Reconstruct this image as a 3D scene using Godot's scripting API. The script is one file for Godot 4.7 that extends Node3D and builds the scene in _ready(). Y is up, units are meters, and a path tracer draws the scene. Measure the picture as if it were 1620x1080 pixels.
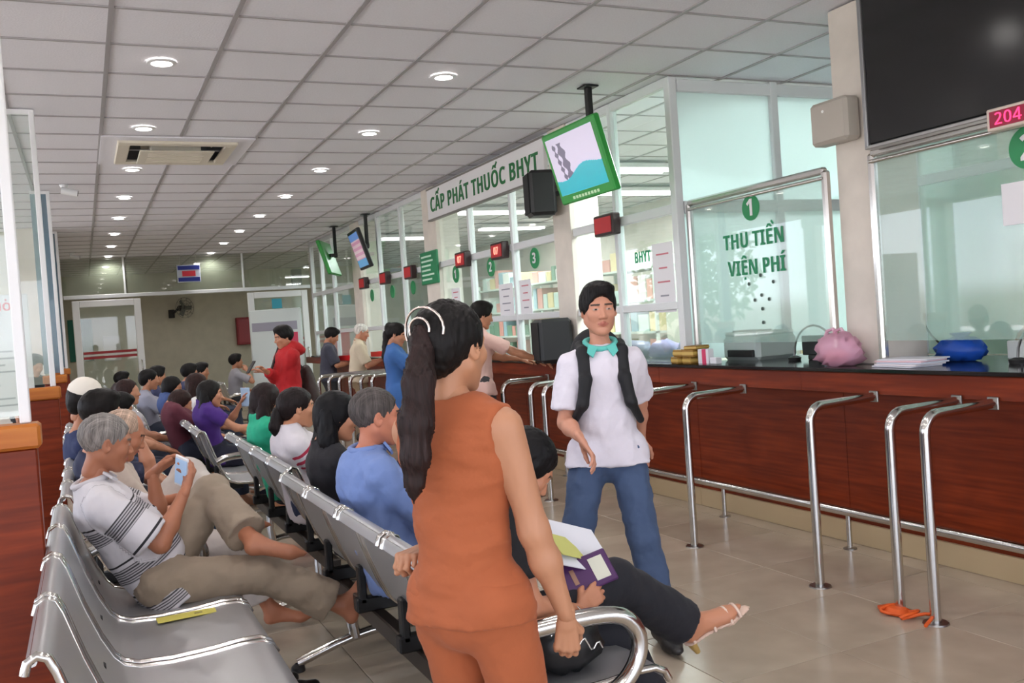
extends Node3D
# A hospital waiting hall: camera, light, room shell, counter and partition, benches, people, small things.

const EYE := 1.5
const CEIL := 3.182
const FOCAL := 1467.3
var taken := {}
var mat_cache := {}
var stage_t := 0


# ---------------------------------------------------------------- mesh builder
class MB:
	var v := PackedVector3Array()
	var n := PackedVector3Array()
	var t := PackedVector2Array()
	var c := PackedColorArray()
	var ix := PackedInt32Array()

	func vert(p: Vector3, nn: Vector3, uv := Vector2.ZERO) -> int:
		v.append(p); n.append(nn); t.append(uv)
		return v.size() - 1

	# corners run counter-clockwise seen from outside; written clockwise as Godot wants
	func tri(a: Vector3, b: Vector3, d: Vector3):
		var nn := (b - a).cross(d - a).normalized()
		var i := vert(a, nn); vert(b, nn); vert(d, nn)
		ix.append_array(PackedInt32Array([i, i + 2, i + 1]))

	func quad(a: Vector3, b: Vector3, d: Vector3, e: Vector3, uvs := [Vector2(0, 1), Vector2(1, 1), Vector2(1, 0), Vector2(0, 0)]):
		var nn := (b - a).cross(d - a).normalized()
		var i := vert(a, nn, uvs[0]); vert(b, nn, uvs[1]); vert(d, nn, uvs[2]); vert(e, nn, uvs[3])
		ix.append_array(PackedInt32Array([i, i + 2, i + 1, i, i + 3, i + 2]))

	func box(at: Vector3, s: Vector3, bas := Basis()) -> MB:
		var h := s * 0.5
		for ax in 3:
			for sg in [-1.0, 1.0]:
				var nn := Vector3.ZERO; nn[ax] = sg
				var u := Vector3.ZERO; u[(ax + 1) % 3] = 1.0
				var w := nn.cross(u)
				var o := nn * h
				var uu := u * h; var ww := w * h
				quad(at + bas * (o - uu - ww), at + bas * (o + uu - ww), at + bas * (o + uu + ww), at + bas * (o - uu + ww))
		return self

	func cbox(at: Vector3, s: Vector3, bev: float, bas := Basis()) -> MB:
		var h := s * 0.5
		var b := minf(bev, minf(h.x, minf(h.y, h.z)) * 0.9)
		var P := func(sx: float, sy: float, sz: float, ax: int) -> Vector3:
			var q := Vector3(sx * (h.x - b), sy * (h.y - b), sz * (h.z - b))
			q[ax] = [sx, sy, sz][ax] * h[ax]
			return at + bas * q
		for ax in 3:
			for sg in [-1.0, 1.0]:
				var a1 := (ax + 1) % 3
				var a2 := (ax + 2) % 3
				var pts := []
				for st in [[-1.0, -1.0], [1.0, -1.0], [1.0, 1.0], [-1.0, 1.0]]:
					var s3 := [0.0, 0.0, 0.0]
					s3[ax] = sg; s3[a1] = st[0]; s3[a2] = st[1]
					pts.append(P.call(s3[0], s3[1], s3[2], ax))
				if sg > 0: quad(pts[0], pts[1], pts[2], pts[3])
				else: quad(pts[3], pts[2], pts[1], pts[0])
		for ax in 3:
			var a1 := (ax + 1) % 3
			var a2 := (ax + 2) % 3
			for s1 in [-1.0, 1.0]:
				for s2 in [-1.0, 1.0]:
					var q := []
					for e in [[-1.0, a1], [1.0, a1], [1.0, a2], [-1.0, a2]]:
						var s3 := [0.0, 0.0, 0.0]
						s3[ax] = e[0]; s3[a1] = s1; s3[a2] = s2
						q.append(P.call(s3[0], s3[1], s3[2], e[1]))
					var out: Vector3 = (q[0] + q[2]) * 0.5 - at
					if (q[1] - q[0]).cross(q[2] - q[0]).dot(out) > 0: quad(q[0], q[1], q[2], q[3])
					else: quad(q[3], q[2], q[1], q[0])
		for sx in [-1.0, 1.0]:
			for sy in [-1.0, 1.0]:
				for sz in [-1.0, 1.0]:
					var q := [P.call(sx, sy, sz, 0), P.call(sx, sy, sz, 1), P.call(sx, sy, sz, 2)]
					if (q[1] - q[0]).cross(q[2] - q[0]).dot(q[0] - at) > 0: tri(q[0], q[1], q[2])
					else: tri(q[2], q[1], q[0])
		return self

	# round bar along a path; flat squeezes it along the axis given
	func tube(pts: Array, r: float, seg := 8, r2 := -1.0, closed := false) -> MB:
		var k := pts.size()
		var up := Vector3(0.123, 0.95, 0.21)
		var base := v.size()
		var prev := Vector3.ZERO
		for i in k:
			var a: Vector3 = pts[(i - 1 + k) % k] if (closed or i > 0) else pts[i]
			var b: Vector3 = pts[(i + 1) % k] if (closed or i < k - 1) else pts[i]
			var d := (b - a).normalized()
			if i == 0:
				if absf(d.dot(up)) > 0.9: up = Vector3(0.9, 0.1, 0.35)
				prev = up
			var x := (prev - d * prev.dot(d)).normalized()
			prev = x
			var y := d.cross(x)
			var rr := r if r2 < 0 else lerpf(r, r2, float(i) / (k - 1))
			for j in seg:
				var an := TAU * j / seg
				var nn := x * cos(an) + y * sin(an)
				vert(pts[i] + nn * rr, nn, Vector2(float(j) / seg, float(i)))
		var rows := k if closed else k - 1
		for i in rows:
			for j in seg:
				var a0 := base + i * seg + j
				var a1 := base + i * seg + (j + 1) % seg
				var b0 := base + ((i + 1) % k) * seg + j
				var b1 := base + ((i + 1) % k) * seg + (j + 1) % seg
				ix.append_array(PackedInt32Array([a0, b0, b1, a0, b1, a1]))
		if not closed:
			for e in [0, k - 1]:
				var d: Vector3 = (pts[0] - pts[1]).normalized() if e == 0 else (pts[k - 1] - pts[k - 2]).normalized()
				var ci := vert(pts[e], d)
				var ring := v.size()
				for j in seg: vert(v[base + e * seg + j], d)
				for j in seg:
					if e == 0: ix.append_array(PackedInt32Array([ci, ring + j, ring + (j + 1) % seg]))
					else: ix.append_array(PackedInt32Array([ci, ring + (j + 1) % seg, ring + j]))
		return self

	# points of a smooth curve through the given ones
	static func curve(pts: Array, per := 4) -> Array:
		var out := []
		var k := pts.size()
		for i in k - 1:
			var p0: Vector3 = pts[maxi(i - 1, 0)]
			var p1: Vector3 = pts[i]
			var p2: Vector3 = pts[i + 1]
			var p3: Vector3 = pts[mini(i + 2, k - 1)]
			for j in per:
				out.append(p1.cubic_interpolate(p2, p0, p3, float(j) / per))
		out.append(pts[k - 1])
		return out

	# profile of (radius, height), turned about y, then placed
	func lathe(prof: Array, seg := 16, xf := Transform3D(), smooth := true) -> MB:
		for i in prof.size() - 1:
			var p: Vector2 = prof[i]
			var q: Vector2 = prof[i + 1]
			var e := q - p
			var nr := Vector2(e.y, -e.x).normalized()
			var base := v.size()
			for j in seg + 1:
				var an := TAU * j / seg
				var cs := Vector3(cos(an), 0, sin(an))
				var nn := (xf.basis * (cs * nr.x + Vector3.UP * nr.y)).normalized()
				vert(xf * (cs * p.x + Vector3.UP * p.y), nn, Vector2(float(j) / seg, 0))
				vert(xf * (cs * q.x + Vector3.UP * q.y), nn, Vector2(float(j) / seg, 1))
			for j in seg:
				var a := base + j * 2
				ix.append_array(PackedInt32Array([a, a + 2, a + 3, a, a + 3, a + 1]))
		return self

	# polygon in x,y (counter-clockwise) pushed from z = 0 to depth
	func prism(poly: PackedVector2Array, depth: float, xf := Transform3D()) -> MB:
		var tr := Geometry2D.triangulate_polygon(poly)
		var area := 0.0
		for i in poly.size():
			area += poly[i].cross(poly[(i + 1) % poly.size()])
		for i in range(0, tr.size(), 3):
			var a := poly[tr[i]]; var b := poly[tr[i + 1]]; var d := poly[tr[i + 2]]
			if (b - a).cross(d - a) < 0:
				var s := b; b = d; d = s
			tri(xf * Vector3(a.x, a.y, depth), xf * Vector3(b.x, b.y, depth), xf * Vector3(d.x, d.y, depth))
			tri(xf * Vector3(d.x, d.y, 0), xf * Vector3(b.x, b.y, 0), xf * Vector3(a.x, a.y, 0))
		for i in poly.size():
			var a := poly[i]; var b := poly[(i + 1) % poly.size()]
			if area < 0:
				var s := a; a = b; b = s
			quad(xf * Vector3(a.x, a.y, 0), xf * Vector3(b.x, b.y, 0), xf * Vector3(b.x, b.y, depth), xf * Vector3(a.x, a.y, depth))
		return self

	# a bent sheet: path in x,y swept along z from z0 to z1 with thickness th
	func sheet(path: Array, z0: float, z1: float, th: float) -> MB:
		var k := path.size()
		var nrm := []
		for i in k:
			var a: Vector2 = path[maxi(i - 1, 0)]
			var b: Vector2 = path[mini(i + 1, k - 1)]
			var d := (b - a).normalized()
			nrm.append(Vector2(-d.y, d.x))
		for side in [1.0, -1.0]:
			var base := v.size()
			for i in k:
				var p: Vector2 = path[i] + nrm[i] * th * 0.5 * side
				var nn: Vector3 = Vector3(nrm[i].x, nrm[i].y, 0) * side
				vert(Vector3(p.x, p.y, z0), nn, Vector2(0, float(i) / k))
				vert(Vector3(p.x, p.y, z1), nn, Vector2(1, float(i) / k))
			for i in k - 1:
				var a := base + i * 2
				if side > 0: ix.append_array(PackedInt32Array([a, a + 3, a + 1, a, a + 2, a + 3]))
				else: ix.append_array(PackedInt32Array([a, a + 1, a + 3, a, a + 3, a + 2]))
		return self

	func mesh() -> ArrayMesh:
		var a := []
		a.resize(Mesh.ARRAY_MAX)
		a[Mesh.ARRAY_VERTEX] = v
		a[Mesh.ARRAY_NORMAL] = n
		if t.size() == v.size(): a[Mesh.ARRAY_TEX_UV] = t
		if c.size() == v.size() and c.size() > 0: a[Mesh.ARRAY_COLOR] = c
		a[Mesh.ARRAY_INDEX] = ix
		var m := ArrayMesh.new()
		m.add_surface_from_arrays(Mesh.PRIMITIVE_TRIANGLES, a)
		return m


# ---------------------------------------------------------------- nodes
func numbered(called: String) -> String:
	if not taken.has(called):
		taken[called] = 0
		return called
	taken[called] += 1
	return "%s_%03d" % [called, taken[called]]

func tag(o: Node, label := "", category := "", group := "", kind := ""):
	if label: o.set_meta("label", label)
	if category: o.set_meta("category", category)
	if group: o.set_meta("group", group)
	if kind: o.set_meta("kind", kind)

func thing(called: String, label: String, category: String, at := Vector3.ZERO, turn := 0.0, group := "") -> Node3D:
	var o := Node3D.new()
	o.name = numbered(called)
	add_child(o)
	o.position = at
	o.rotation.y = turn
	tag(o, label, category, group)
	return o

func obj(called: String, shape, m: Material, parent: Node = null) -> MeshInstance3D:
	var o := MeshInstance3D.new()
	o.mesh = shape.mesh() if shape is MB else shape
	o.material_override = m
	if parent == null:
		o.name = numbered(called)
		add_child(o)
	else:
		o.name = called
		parent.add_child(o, true)
	return o

func solo(called: String, shape, m: Material, label: String, category: String, at := Vector3.ZERO, turn := 0.0, group := "") -> MeshInstance3D:
	var o := obj(called, shape, m)
	o.position = at
	o.rotation.y = turn
	tag(o, label, category, group)
	return o

func struct(called: String, shape, m: Material) -> Node3D:
	var o: Node3D
	if shape == null:
		o = Node3D.new(); o.name = numbered(called); add_child(o)
	else:
		o = obj(called, shape, m)
	o.set_meta("kind", "structure")
	return o

func copy(o: Node3D, at: Vector3, turn: float, label := "", group := "") -> Node3D:
	var base := String(o.name)
	var c: Node3D = o.duplicate()
	c.name = numbered(base)
	add_child(c)
	c.position = at
	c.rotation.y = turn
	if label: c.set_meta("label", label)
	if group: c.set_meta("group", group)
	return c

func bx(s: Vector3, at := Vector3.ZERO, bev := 0.0) -> MB:
	var m := MB.new()
	if bev > 0: m.cbox(at, s, bev)
	else: m.box(at, s)
	return m

# ---------------------------------------------------------------- materials
func mat(col: Color, rough := 0.6, metal := 0.0, extra := {}) -> StandardMaterial3D:
	var key := str(col, rough, metal, extra)
	if mat_cache.has(key): return mat_cache[key]
	var m := StandardMaterial3D.new()
	m.albedo_color = col
	m.roughness = rough
	m.metallic = metal
	for k in extra: m.set(k, extra[k])
	mat_cache[key] = m
	return m

func rgb(r: int, g: int, b: int) -> Color:
	return Color8(r, g, b)

func pane(col: Color, alpha: float, rough := 0.02) -> StandardMaterial3D:
	return mat(Color(col.r, col.g, col.b, alpha), rough, 0.0, {"transparency": BaseMaterial3D.TRANSPARENCY_ALPHA})

func glow(col: Color, e: float) -> StandardMaterial3D:
	return mat(col, 0.5, 0.0, {"emission_enabled": true, "emission": col, "emission_energy_multiplier": e})

func noise_image(w: int, h: int, f: Callable) -> ImageTexture:
	var im := Image.create(w, h, true, Image.FORMAT_RGB8)
	for y in h:
		for x in w:
			im.set_pixel(x, y, f.call(x, y))
	im.generate_mipmaps()
	return ImageTexture.create_from_image(im)

func wood(a: Color, b: Color, seed_: int, rough := 0.35, across := false) -> StandardMaterial3D:
	var nz := FastNoiseLite.new()
	nz.seed = seed_
	nz.frequency = 0.02
	nz.fractal_octaves = 4
	var tex := noise_image(256, 256, func(x: int, y: int):
		var an: float = TAU * x / 256.0
		var bn := TAU * y / 256.0
		# along x the grain is long, across y it is fine; wrapped so that it tiles
		var g := nz.get_noise_3d(cos(an) * 14.0 + 60.0, sin(an) * 14.0, 0.0 + cos(bn) * 260.0) * 0.7 + nz.get_noise_3d(sin(bn) * 300.0, cos(bn) * 300.0, cos(an) * 20.0) * 0.6
		return a.lerp(b, clampf(0.5 + g * 1.1, 0.0, 1.0)))
	var m := StandardMaterial3D.new()
	m.albedo_texture = tex
	m.roughness = rough
	m.uv1_triplanar = true
	m.uv1_world_triplanar = true
	m.metallic_specular = 0.35
	m.uv1_scale = Vector3(0.9, 0.9, 0.9)
	return m

func speckle(col: Color, amp: float, freq: float, rough: float, seed_: int, scale := 1.0, bump := 0.0) -> StandardMaterial3D:
	var nz := FastNoiseLite.new()
	nz.seed = seed_
	nz.frequency = freq
	nz.fractal_octaves = 4
	var im := nz.get_seamless_image(256, 256)
	var out := Image.create(256, 256, true, Image.FORMAT_RGB8)
	for y in 256:
		for x in 256:
			var g := (im.get_pixel(x, y).r - 0.5) * 2.0 * amp
			out.set_pixel(x, y, Color(clampf(col.r * (1.0 + g), 0, 1), clampf(col.g * (1.0 + g), 0, 1), clampf(col.b * (1.0 + g), 0, 1)))
	out.generate_mipmaps()
	var m := StandardMaterial3D.new()
	m.albedo_texture = ImageTexture.create_from_image(out)
	m.roughness = rough
	m.uv1_triplanar = true
	m.uv1_world_triplanar = true
	m.uv1_scale = Vector3.ONE * scale
	if bump > 0.0:
		var nm := im.duplicate() as Image
		nm.convert(Image.FORMAT_RGBA8)
		nm.bump_map_to_normal_map(bump)
		m.normal_enabled = true
		m.normal_texture = ImageTexture.create_from_image(nm)
	return m

# marks: [[index of the letter, "acute" | "grave" | "dot" | "hook"], ...] for the accents that the font lacks
func letters(txt: String, height: float, m: Material, parent: Node, xf: Transform3D, bold := true, width := -1.0, face := "Droid Sans", marks := []) -> MeshInstance3D:
	var f := SystemFont.new()
	f.font_names = PackedStringArray([face])
	f.font_weight = 700 if bold else 400
	var make := func(s: String) -> TextMesh:
		var tm := TextMesh.new()
		tm.font = f
		tm.text = s
		tm.font_size = 64
		tm.pixel_size = height / 46.0      # a capital is about 0.72 of the font size
		tm.depth = 0.004
		tm.curve_step = 1.0
		return tm
	var tm: TextMesh = make.call(txt)
	var o := MeshInstance3D.new()
	o.mesh = tm
	o.material_override = m
	o.name = "lettering"
	parent.add_child(o, true)
	var full: float = tm.get_aabb().size.x
	var sx := 1.0
	if width > 0 and full > 0: sx = width / full
	o.transform = xf * Transform3D(Basis().scaled(Vector3(sx, 1, 1)), Vector3.ZERO)
	for q in marks:
		var i: int = q[0]
		var upto: float = make.call(txt.substr(0, i + 1)).get_aabb().size.x
		var own: float = make.call(txt.substr(i, 1)).get_aabb().size.x
		var x := -full / 2 + upto - own / 2
		var capy: float = make.call("H").get_aabb().size.y / 2
		var a := MB.new()
		var t := height * 0.14
		match q[1]:
			"acute": a.box(Vector3(x + height * 0.30, capy * 1.72, 0), Vector3(height * 0.30, t, 0.004), Basis(Vector3(0, 0, 1), 0.8))
			"grave": a.box(Vector3(x + height * 0.30, capy * 1.78, 0), Vector3(height * 0.30, t, 0.004), Basis(Vector3(0, 0, 1), -0.8))
			"dot": a.box(Vector3(x, -capy * 1.42, 0), Vector3(t * 1.2, t * 1.2, 0.004))
			"hook":
				a.box(Vector3(x + height * 0.03, capy * 1.62, 0), Vector3(t, height * 0.16, 0.004))
				a.box(Vector3(x, capy * 1.80, 0), Vector3(height * 0.2, t, 0.004))
		obj("accent", a, m, o)
	return o

# facing -x, as the counter and the partition do: text runs along +z
func facing_hall(at: Vector3) -> Transform3D:
	return Transform3D(Basis(Vector3.UP, -PI / 2), at)

func mark(s: String):
	var now := Time.get_ticks_msec()
	print(s, " ", now - stage_t, " ms")
	stage_t = now

# ---------------------------------------------------------------- scene
func _ready():
	stage_t = Time.get_ticks_msec()
	var cam := Camera3D.new()
	cam.name = "camera"
	add_child(cam)
	cam.position = Vector3(0, EYE, 0)
	cam.rotation = Vector3(-0.0227, -0.4331, -0.0701)
	cam.fov = rad_to_deg(2.0 * atan(540.0 / FOCAL))
	cam.near = 0.05
	cam.far = 200.0
	var env := Environment.new()
	env.tonemap_mode = Environment.TONE_MAPPER_LINEAR
	env.tonemap_exposure = 0.83
	env.sdfgi_enabled = true
	env.ssao_enabled = true
	env.ssil_enabled = true
	var sm := ProceduralSkyMaterial.new()
	sm.sky_top_color = Color(0.78, 0.86, 0.98)
	sm.sky_horizon_color = Color(0.96, 0.97, 1.0)
	sm.ground_bottom_color = Color(0.5, 0.48, 0.45)
	sm.ground_horizon_color = Color(0.7, 0.68, 0.65)
	sm.sun_angle_max = 1.0
	var sky := Sky.new()
	sky.sky_material = sm
	env.background_mode = Environment.BG_SKY
	env.sky = sky
	env.background_energy_multiplier = 6.0
	var we := WorldEnvironment.new()
	we.name = "environment"
	we.environment = env
	add_child(we)

	var sun := DirectionalLight3D.new()
	sun.name = "sun"
	add_child(sun)
	sun.rotation = Vector3(-1.25, 0.5, 0)
	sun.light_energy = 9.0
	sun.light_color = Color(1.0, 0.98, 0.97)
	sun.light_angular_distance = 1.0
	sun.shadow_enabled = true

	setting()
	mark("setting")
	partition()
	mark("partition")
	counter()
	mark("counter")
	hall_things()
	mark("things")
	benches()
	mark("benches")
	people()
	for c in get_children():
		for k in ["head_xf", "neck", "arms", "legs", "axes"]:
			if c.has_meta(k): c.remove_meta(k)
	mark("people")

const DOWN_ENERGY := 0.9
var M := {}

func setting():
	M.white = mat(rgb(226, 226, 228), 0.35)
	M.alu = mat(rgb(214, 216, 218), 0.3)
	M.cream = speckle(rgb(216, 207, 197), 0.03, 0.02, 0.75, 5, 0.7)
	M.tile_white = speckle(rgb(224, 222, 228), 0.02, 0.12, 0.9, 9, 2.0, 0.6)
	M.tbar = mat(rgb(160, 156, 158), 0.5)
	M.chrome = mat(rgb(205, 202, 198), 0.16, 1.0)
	M.steel = mat(rgb(160, 158, 155), 0.3, 1.0)
	M.black = mat(rgb(18, 18, 20), 0.45)
	M.dark = mat(rgb(38, 36, 36), 0.5)
	M.woodred = wood(rgb(130, 50, 20), rgb(98, 33, 11), 3, 0.4)
	M.woodcap = wood(rgb(190, 116, 52), rgb(170, 96, 40), 12, 0.35)
	M.glass = pane(rgb(196, 226, 214), 0.12)
	M.glassgreen = pane(rgb(176, 208, 196), 0.30)
	M.frost = mat(rgb(222, 232, 232), 0.5, 0.0, {"backlight_enabled": true, "backlight": rgb(236, 246, 246)})
	M.green = mat(rgb(28, 132, 78), 0.5)
	M.greendark = mat(rgb(18, 104, 62), 0.5)
	M.paper = mat(rgb(222, 220, 224), 0.8)
	M.red = mat(rgb(176, 24, 30), 0.5)
	var ft := []
	for k in 4:
		ft.append(speckle([rgb(182, 168, 150), rgb(178, 164, 146), rgb(186, 171, 153), rgb(176, 161, 143)][k], 0.05, 0.012, 0.2, 20 + k, 0.8))
	M.floor = ft[0]

	# floor: slab and tiles
	var fl := struct("floor", bx(Vector3(17.0, 0.2, 32.0), Vector3(1.5, -0.111, -9.5)), mat(rgb(120, 108, 94), 0.6))
	var tm := bx(Vector3(0.597, 0.011, 0.597), Vector3.ZERO, 0.0015).mesh()
	var r := RandomNumberGenerator.new()
	r.seed = 4
	var rest := MB.new()
	var n := 0
	for j in range(2, 42):
		for i in range(-8, 13):
			var p := Vector3(0.12 + 0.6 * i, -0.0055, 0.3 - 0.6 * j)
			var show := i >= 0 and i <= 6 and j >= 3 and n < 300
			if show:
				var o := obj("tile", tm, ft[r.randi() % 4], fl)
				o.position = p
				n += 1
			else:
				rest.box(p, Vector3(0.597, 0.011, 0.597))
	for j in range(-8, 2):
		for i in range(-8, 13):
			rest.box(Vector3(0.12 + 0.6 * i, -0.0055, 0.3 - 0.6 * j), Vector3(0.597, 0.011, 0.597))
	var rs := obj("far_tiles", rest, ft[0], fl)
	rs.set_meta("kind", "stuff")

	# ceiling: slab, tiles in a grid of bars
	var cl := struct("ceiling", bx(Vector3(17.0, 0.2, 32.0), Vector3(1.5, CEIL + 0.27, -9.5)), mat(rgb(200, 200, 200), 0.9))
	var ct := bx(Vector3(0.588, 0.016, 0.588), Vector3.ZERO, 0.004).mesh()
	var crest := MB.new()
	n = 0
	for j in range(-15, 32):
		for i in range(-10, 14):
			var p := Vector3(0.2524 + 0.6 * i + 0.3, CEIL + 0.0165, -(4.9913 + 0.6 * j) - 0.3)
			if i in [0, 1] and j in [5, 6]: continue        # the air conditioner sits here
			if i >= -1 and i <= 6 and j >= -2 and n < 290:
				var o := obj("ceiling_tile", ct, M.tile_white, cl)
				o.position = p
				n += 1
			else:
				crest.box(p, Vector3(0.588, 0.016, 0.588))
	var cr := obj("far_ceiling_tiles", crest, M.tile_white, cl)
	cr.set_meta("kind", "stuff")
	for i in range(-9, 14):
		var o := obj("grid_bar", bx(Vector3(0.026, 0.012, 28.0)), M.tbar, cl)
		o.position = Vector3(0.2524 + 0.6 * i, CEIL + 0.006, -9.6)
	for j in range(-14, 32):
		var o := obj("cross_bar", bx(Vector3(14.0, 0.010, 0.018)), M.tbar, cl)
		o.position = Vector3(2.0, CEIL + 0.0065, -(4.9913 + 0.6 * j))

	# outer walls
	var W: Material = M.cream
	struct("wall_far", bx(Vector3(11.0, 3.5, 0.2), Vector3(3.6, 1.65, -23.4)), speckle(rgb(196, 190, 172), 0.03, 0.02, 0.8, 8, 0.6))
	struct("wall_far_side", bx(Vector3(0.2, 3.5, 9.0), Vector3(-0.9, 1.65, -18.9)), speckle(rgb(196, 190, 172), 0.03, 0.02, 0.8, 9, 0.6))
	struct("wall_right", bx(Vector3(0.2, 3.5, 18.0), Vector3(8.3, 1.65, -14.3)), W)
	# cashier side: wall with a wide window to the garden
	var wr := MB.new()
	wr.box(Vector3(7.0, 0.45, -0.75), Vector3(0.16, 0.9, 9.7))
	wr.box(Vector3(7.0, 3.09, -0.75), Vector3(0.16, 0.58, 9.7))
	for z in [3.9, 1.0, -2.0, -5.4]:
		wr.box(Vector3(7.0, 1.85, z), Vector3(0.16, 1.9, 0.35))
	struct("wall_cashier", wr, W)
	# left: glazed wall
	var wl := MB.new()
	wl.box(Vector3(-5.0, 0.4, -5.0), Vector3(0.2, 0.8, 18.4))
	wl.box(Vector3(-5.0, 3.15, -5.0), Vector3(0.2, 0.46, 18.4))
	for z in [4.0, 1.0, -2.0, -5.0, -8.0, -11.0, -14.0]:
		wl.box(Vector3(-5.0, 1.86, z), Vector3(0.2, 2.12, 0.3))
	struct("wall_left", wl, W)
	# end of the left room: low wall, window to the garden
	var we := MB.new()
	we.box(Vector3(-2.85, 0.45, -14.2), Vector3(4.1, 0.9, 0.2))
	we.box(Vector3(-0.62, 1.6, -14.2), Vector3(0.26, 3.2, 0.26))
	we.box(Vector3(-3.0, 1.85, -14.2), Vector3(0.08, 1.9, 0.08))
	struct("wall_left_end", we, W)
	# behind the camera: open glass front
	var wn := MB.new()
	wn.box(Vector3(1.0, 3.09, 4.1), Vector3(12.2, 0.58, 0.2))
	for x in [-4.9, -1.6, 1.6, 4.3, 6.9]:
		wn.box(Vector3(x, 1.4, 4.1), Vector3(0.3, 2.8, 0.2))
	struct("wall_near", wn, W)
	# ground outside and trees beyond the windows
	var gr := solo("ground", bx(Vector3(60, 0.1, 70), Vector3(1, -0.3, -9)), speckle(rgb(196, 192, 184), 0.08, 0.03, 0.9, 77, 0.3), "grey paved yard outside the hall windows", "ground")
	gr.set_meta("kind", "structure")

	# downlights
	var spots := []
	for x in [0.5524, 2.3524]:
		for k in range(-4, 8):
			spots.append(Vector3(x, CEIL, -5.8913 - 1.8 * k))
	for x in [0.5524, 2.3524]:
		for z in [-20.9]: spots.append(Vector3(x, CEIL, z))
	for k in range(-4, 5):
		spots.append(Vector3(-1.85, CEIL, -5.8913 - 1.8 * k))
	var ring := MB.new().lathe([Vector2(0.062, -0.001), Vector2(0.062, -0.010), Vector2(0.082, -0.006), Vector2(0.086, 0.0)], 20)
	var bulb := MB.new().lathe([Vector2(0.0, -0.014), Vector2(0.03, -0.013), Vector2(0.052, -0.009), Vector2(0.060, -0.002), Vector2(0.0, 0.0)], 18)
	var ringm := ring.mesh()
	var bulbm := bulb.mesh()
	var gl := glow(Color(1.0, 0.985, 0.95), 14.0)
	for s in spots:
		var d := thing("downlight", "round recessed ceiling downlight glowing white in a white ring", "downlight", s, 0.0, "recessed downlights in the tiled ceiling")
		obj("trim_ring", ringm, M.white, d)
		obj("lens", bulbm, gl, d)
		var l := SpotLight3D.new()
		l.name = "lamp"
		d.add_child(l)
		l.position = Vector3(0, -0.04, 0)
		l.rotation.x = -PI / 2
		l.spot_angle = 80.0
		l.spot_angle_attenuation = 0.6
		l.light_color = Color(1.0, 0.98, 0.97)
		l.light_energy = DOWN_ENERGY
		l.light_size = 0.06
		l.spot_range = 30.0
		l.spot_attenuation = 2.0
		l.shadow_enabled = true

	# cassette air conditioner
	var ac := thing("ceiling_air_conditioner", "square cream cassette air conditioner set in the tiled ceiling", "air conditioner", Vector3(0.8524, CEIL, -8.5913))
	var acm := mat(rgb(214, 206, 190), 0.45)
	var fr := MB.new()
	for a in 4:
		var b := Basis(Vector3.UP, a * PI / 2)
		fr.cbox(b * Vector3(0, -0.018, 0.425), Vector3(0.95 if a % 2 == 0 else 0.75, 0.03, 0.10), 0.008, b)
	obj("frame", fr, acm, ac)
	var sr := MB.new()
	for a in 4:
		var b := Basis(Vector3.UP, a * PI / 2)
		sr.box(b * Vector3(0, -0.004, 0.53), Vector3(1.2 if a % 2 == 0 else 0.92, 0.012, 0.14), b)
	obj("surround", sr, M.tile_white, ac)
	var cv := MB.new()
	for a in 4:
		var b := Basis(Vector3.UP, a * PI / 2)
		cv.box(b * Vector3(0, 0.09, 0.475), Vector3(0.96, 0.15, 0.01), b)
	cv.box(Vector3(0, 0.16, 0), Vector3(0.96, 0.01, 0.96))
	obj("casing", cv, mat(rgb(120, 120, 122), 0.6), ac)
	var grl := obj("grille", bx(Vector3(0.60, 0.014, 0.60), Vector3(0, -0.056, 0), 0.005), acm, ac)
	for k in 9:
		obj("slat", bx(Vector3(0.46, 0.006, 0.016), Vector3(0, -0.064, -0.2 + 0.05 * k)), acm, grl)
	obj("neck", bx(Vector3(0.4, 0.10, 0.4), Vector3(0, 0.0, 0)), acm, grl)
	for a in 4:
		var b := Basis(Vector3.UP, a * PI / 2)
		obj("louvre", MB.new().cbox(b * Vector3(0, 0.10, 0.342), Vector3(0.5, 0.006, 0.035), 0.002, b * Basis(Vector3.RIGHT, 1.1)), acm, ac)

	# glazed end screen with two framed doors
	var tr := MB.new()
	tr.cbox(Vector3(2.0, 2.47, -18.7), Vector3(4.5, 0.07, 0.08), 0.008)
	struct("trim_1", tr, M.alu)
	var pn := MB.new()
	pn.box(Vector3(2.0, 2.84, -18.7), Vector3(4.5, 0.66, 0.01))
	struct("window_1", pn, pane(rgb(150, 160, 140), 0.28))
	for x in [0.80, 2.95]:
		struct("trim_2", bx(Vector3(0.035, 0.68, 0.05), Vector3(x, 2.84, -18.7), 0.004), M.alu)
	for dd in [[-0.12, 1.05, 0.06], [2.99, 4.15, -0.05]]:
		var x0: float = dd[0]; var x1: float = dd[1]
		var d := struct("door_%d" % (1 if x0 < 0.5 else 2), null, null)
		d.position = Vector3(x0, 0, -18.62)
		d.rotation.y = dd[2]
		var w := x1 - x0
		var f := MB.new()
		f.cbox(Vector3(0.06, 1.2, 0), Vector3(0.12, 2.4, 0.06), 0.008)
		f.cbox(Vector3(w - 0.06, 1.2, 0), Vector3(0.12, 2.4, 0.06), 0.008)
		f.cbox(Vector3(w / 2, 2.34, 0), Vector3(w - 0.24, 0.12, 0.06), 0.008)
		f.cbox(Vector3(w / 2, 0.08, 0), Vector3(w - 0.24, 0.16, 0.06), 0.008)
		obj("door_frame", f, M.white, d)
		obj("pane", bx(Vector3(w - 0.24, 2.12, 0.01), Vector3(w / 2, 1.22, 0)), pane(rgb(180, 196, 180), 0.2), d)
		for y in [1.44, 1.35]:
			obj("stripe", bx(Vector3(w - 0.26, 0.045, 0.004), Vector3(w / 2, y, 0.01)), mat(rgb(150, 40, 46), 0.6), d)
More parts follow.
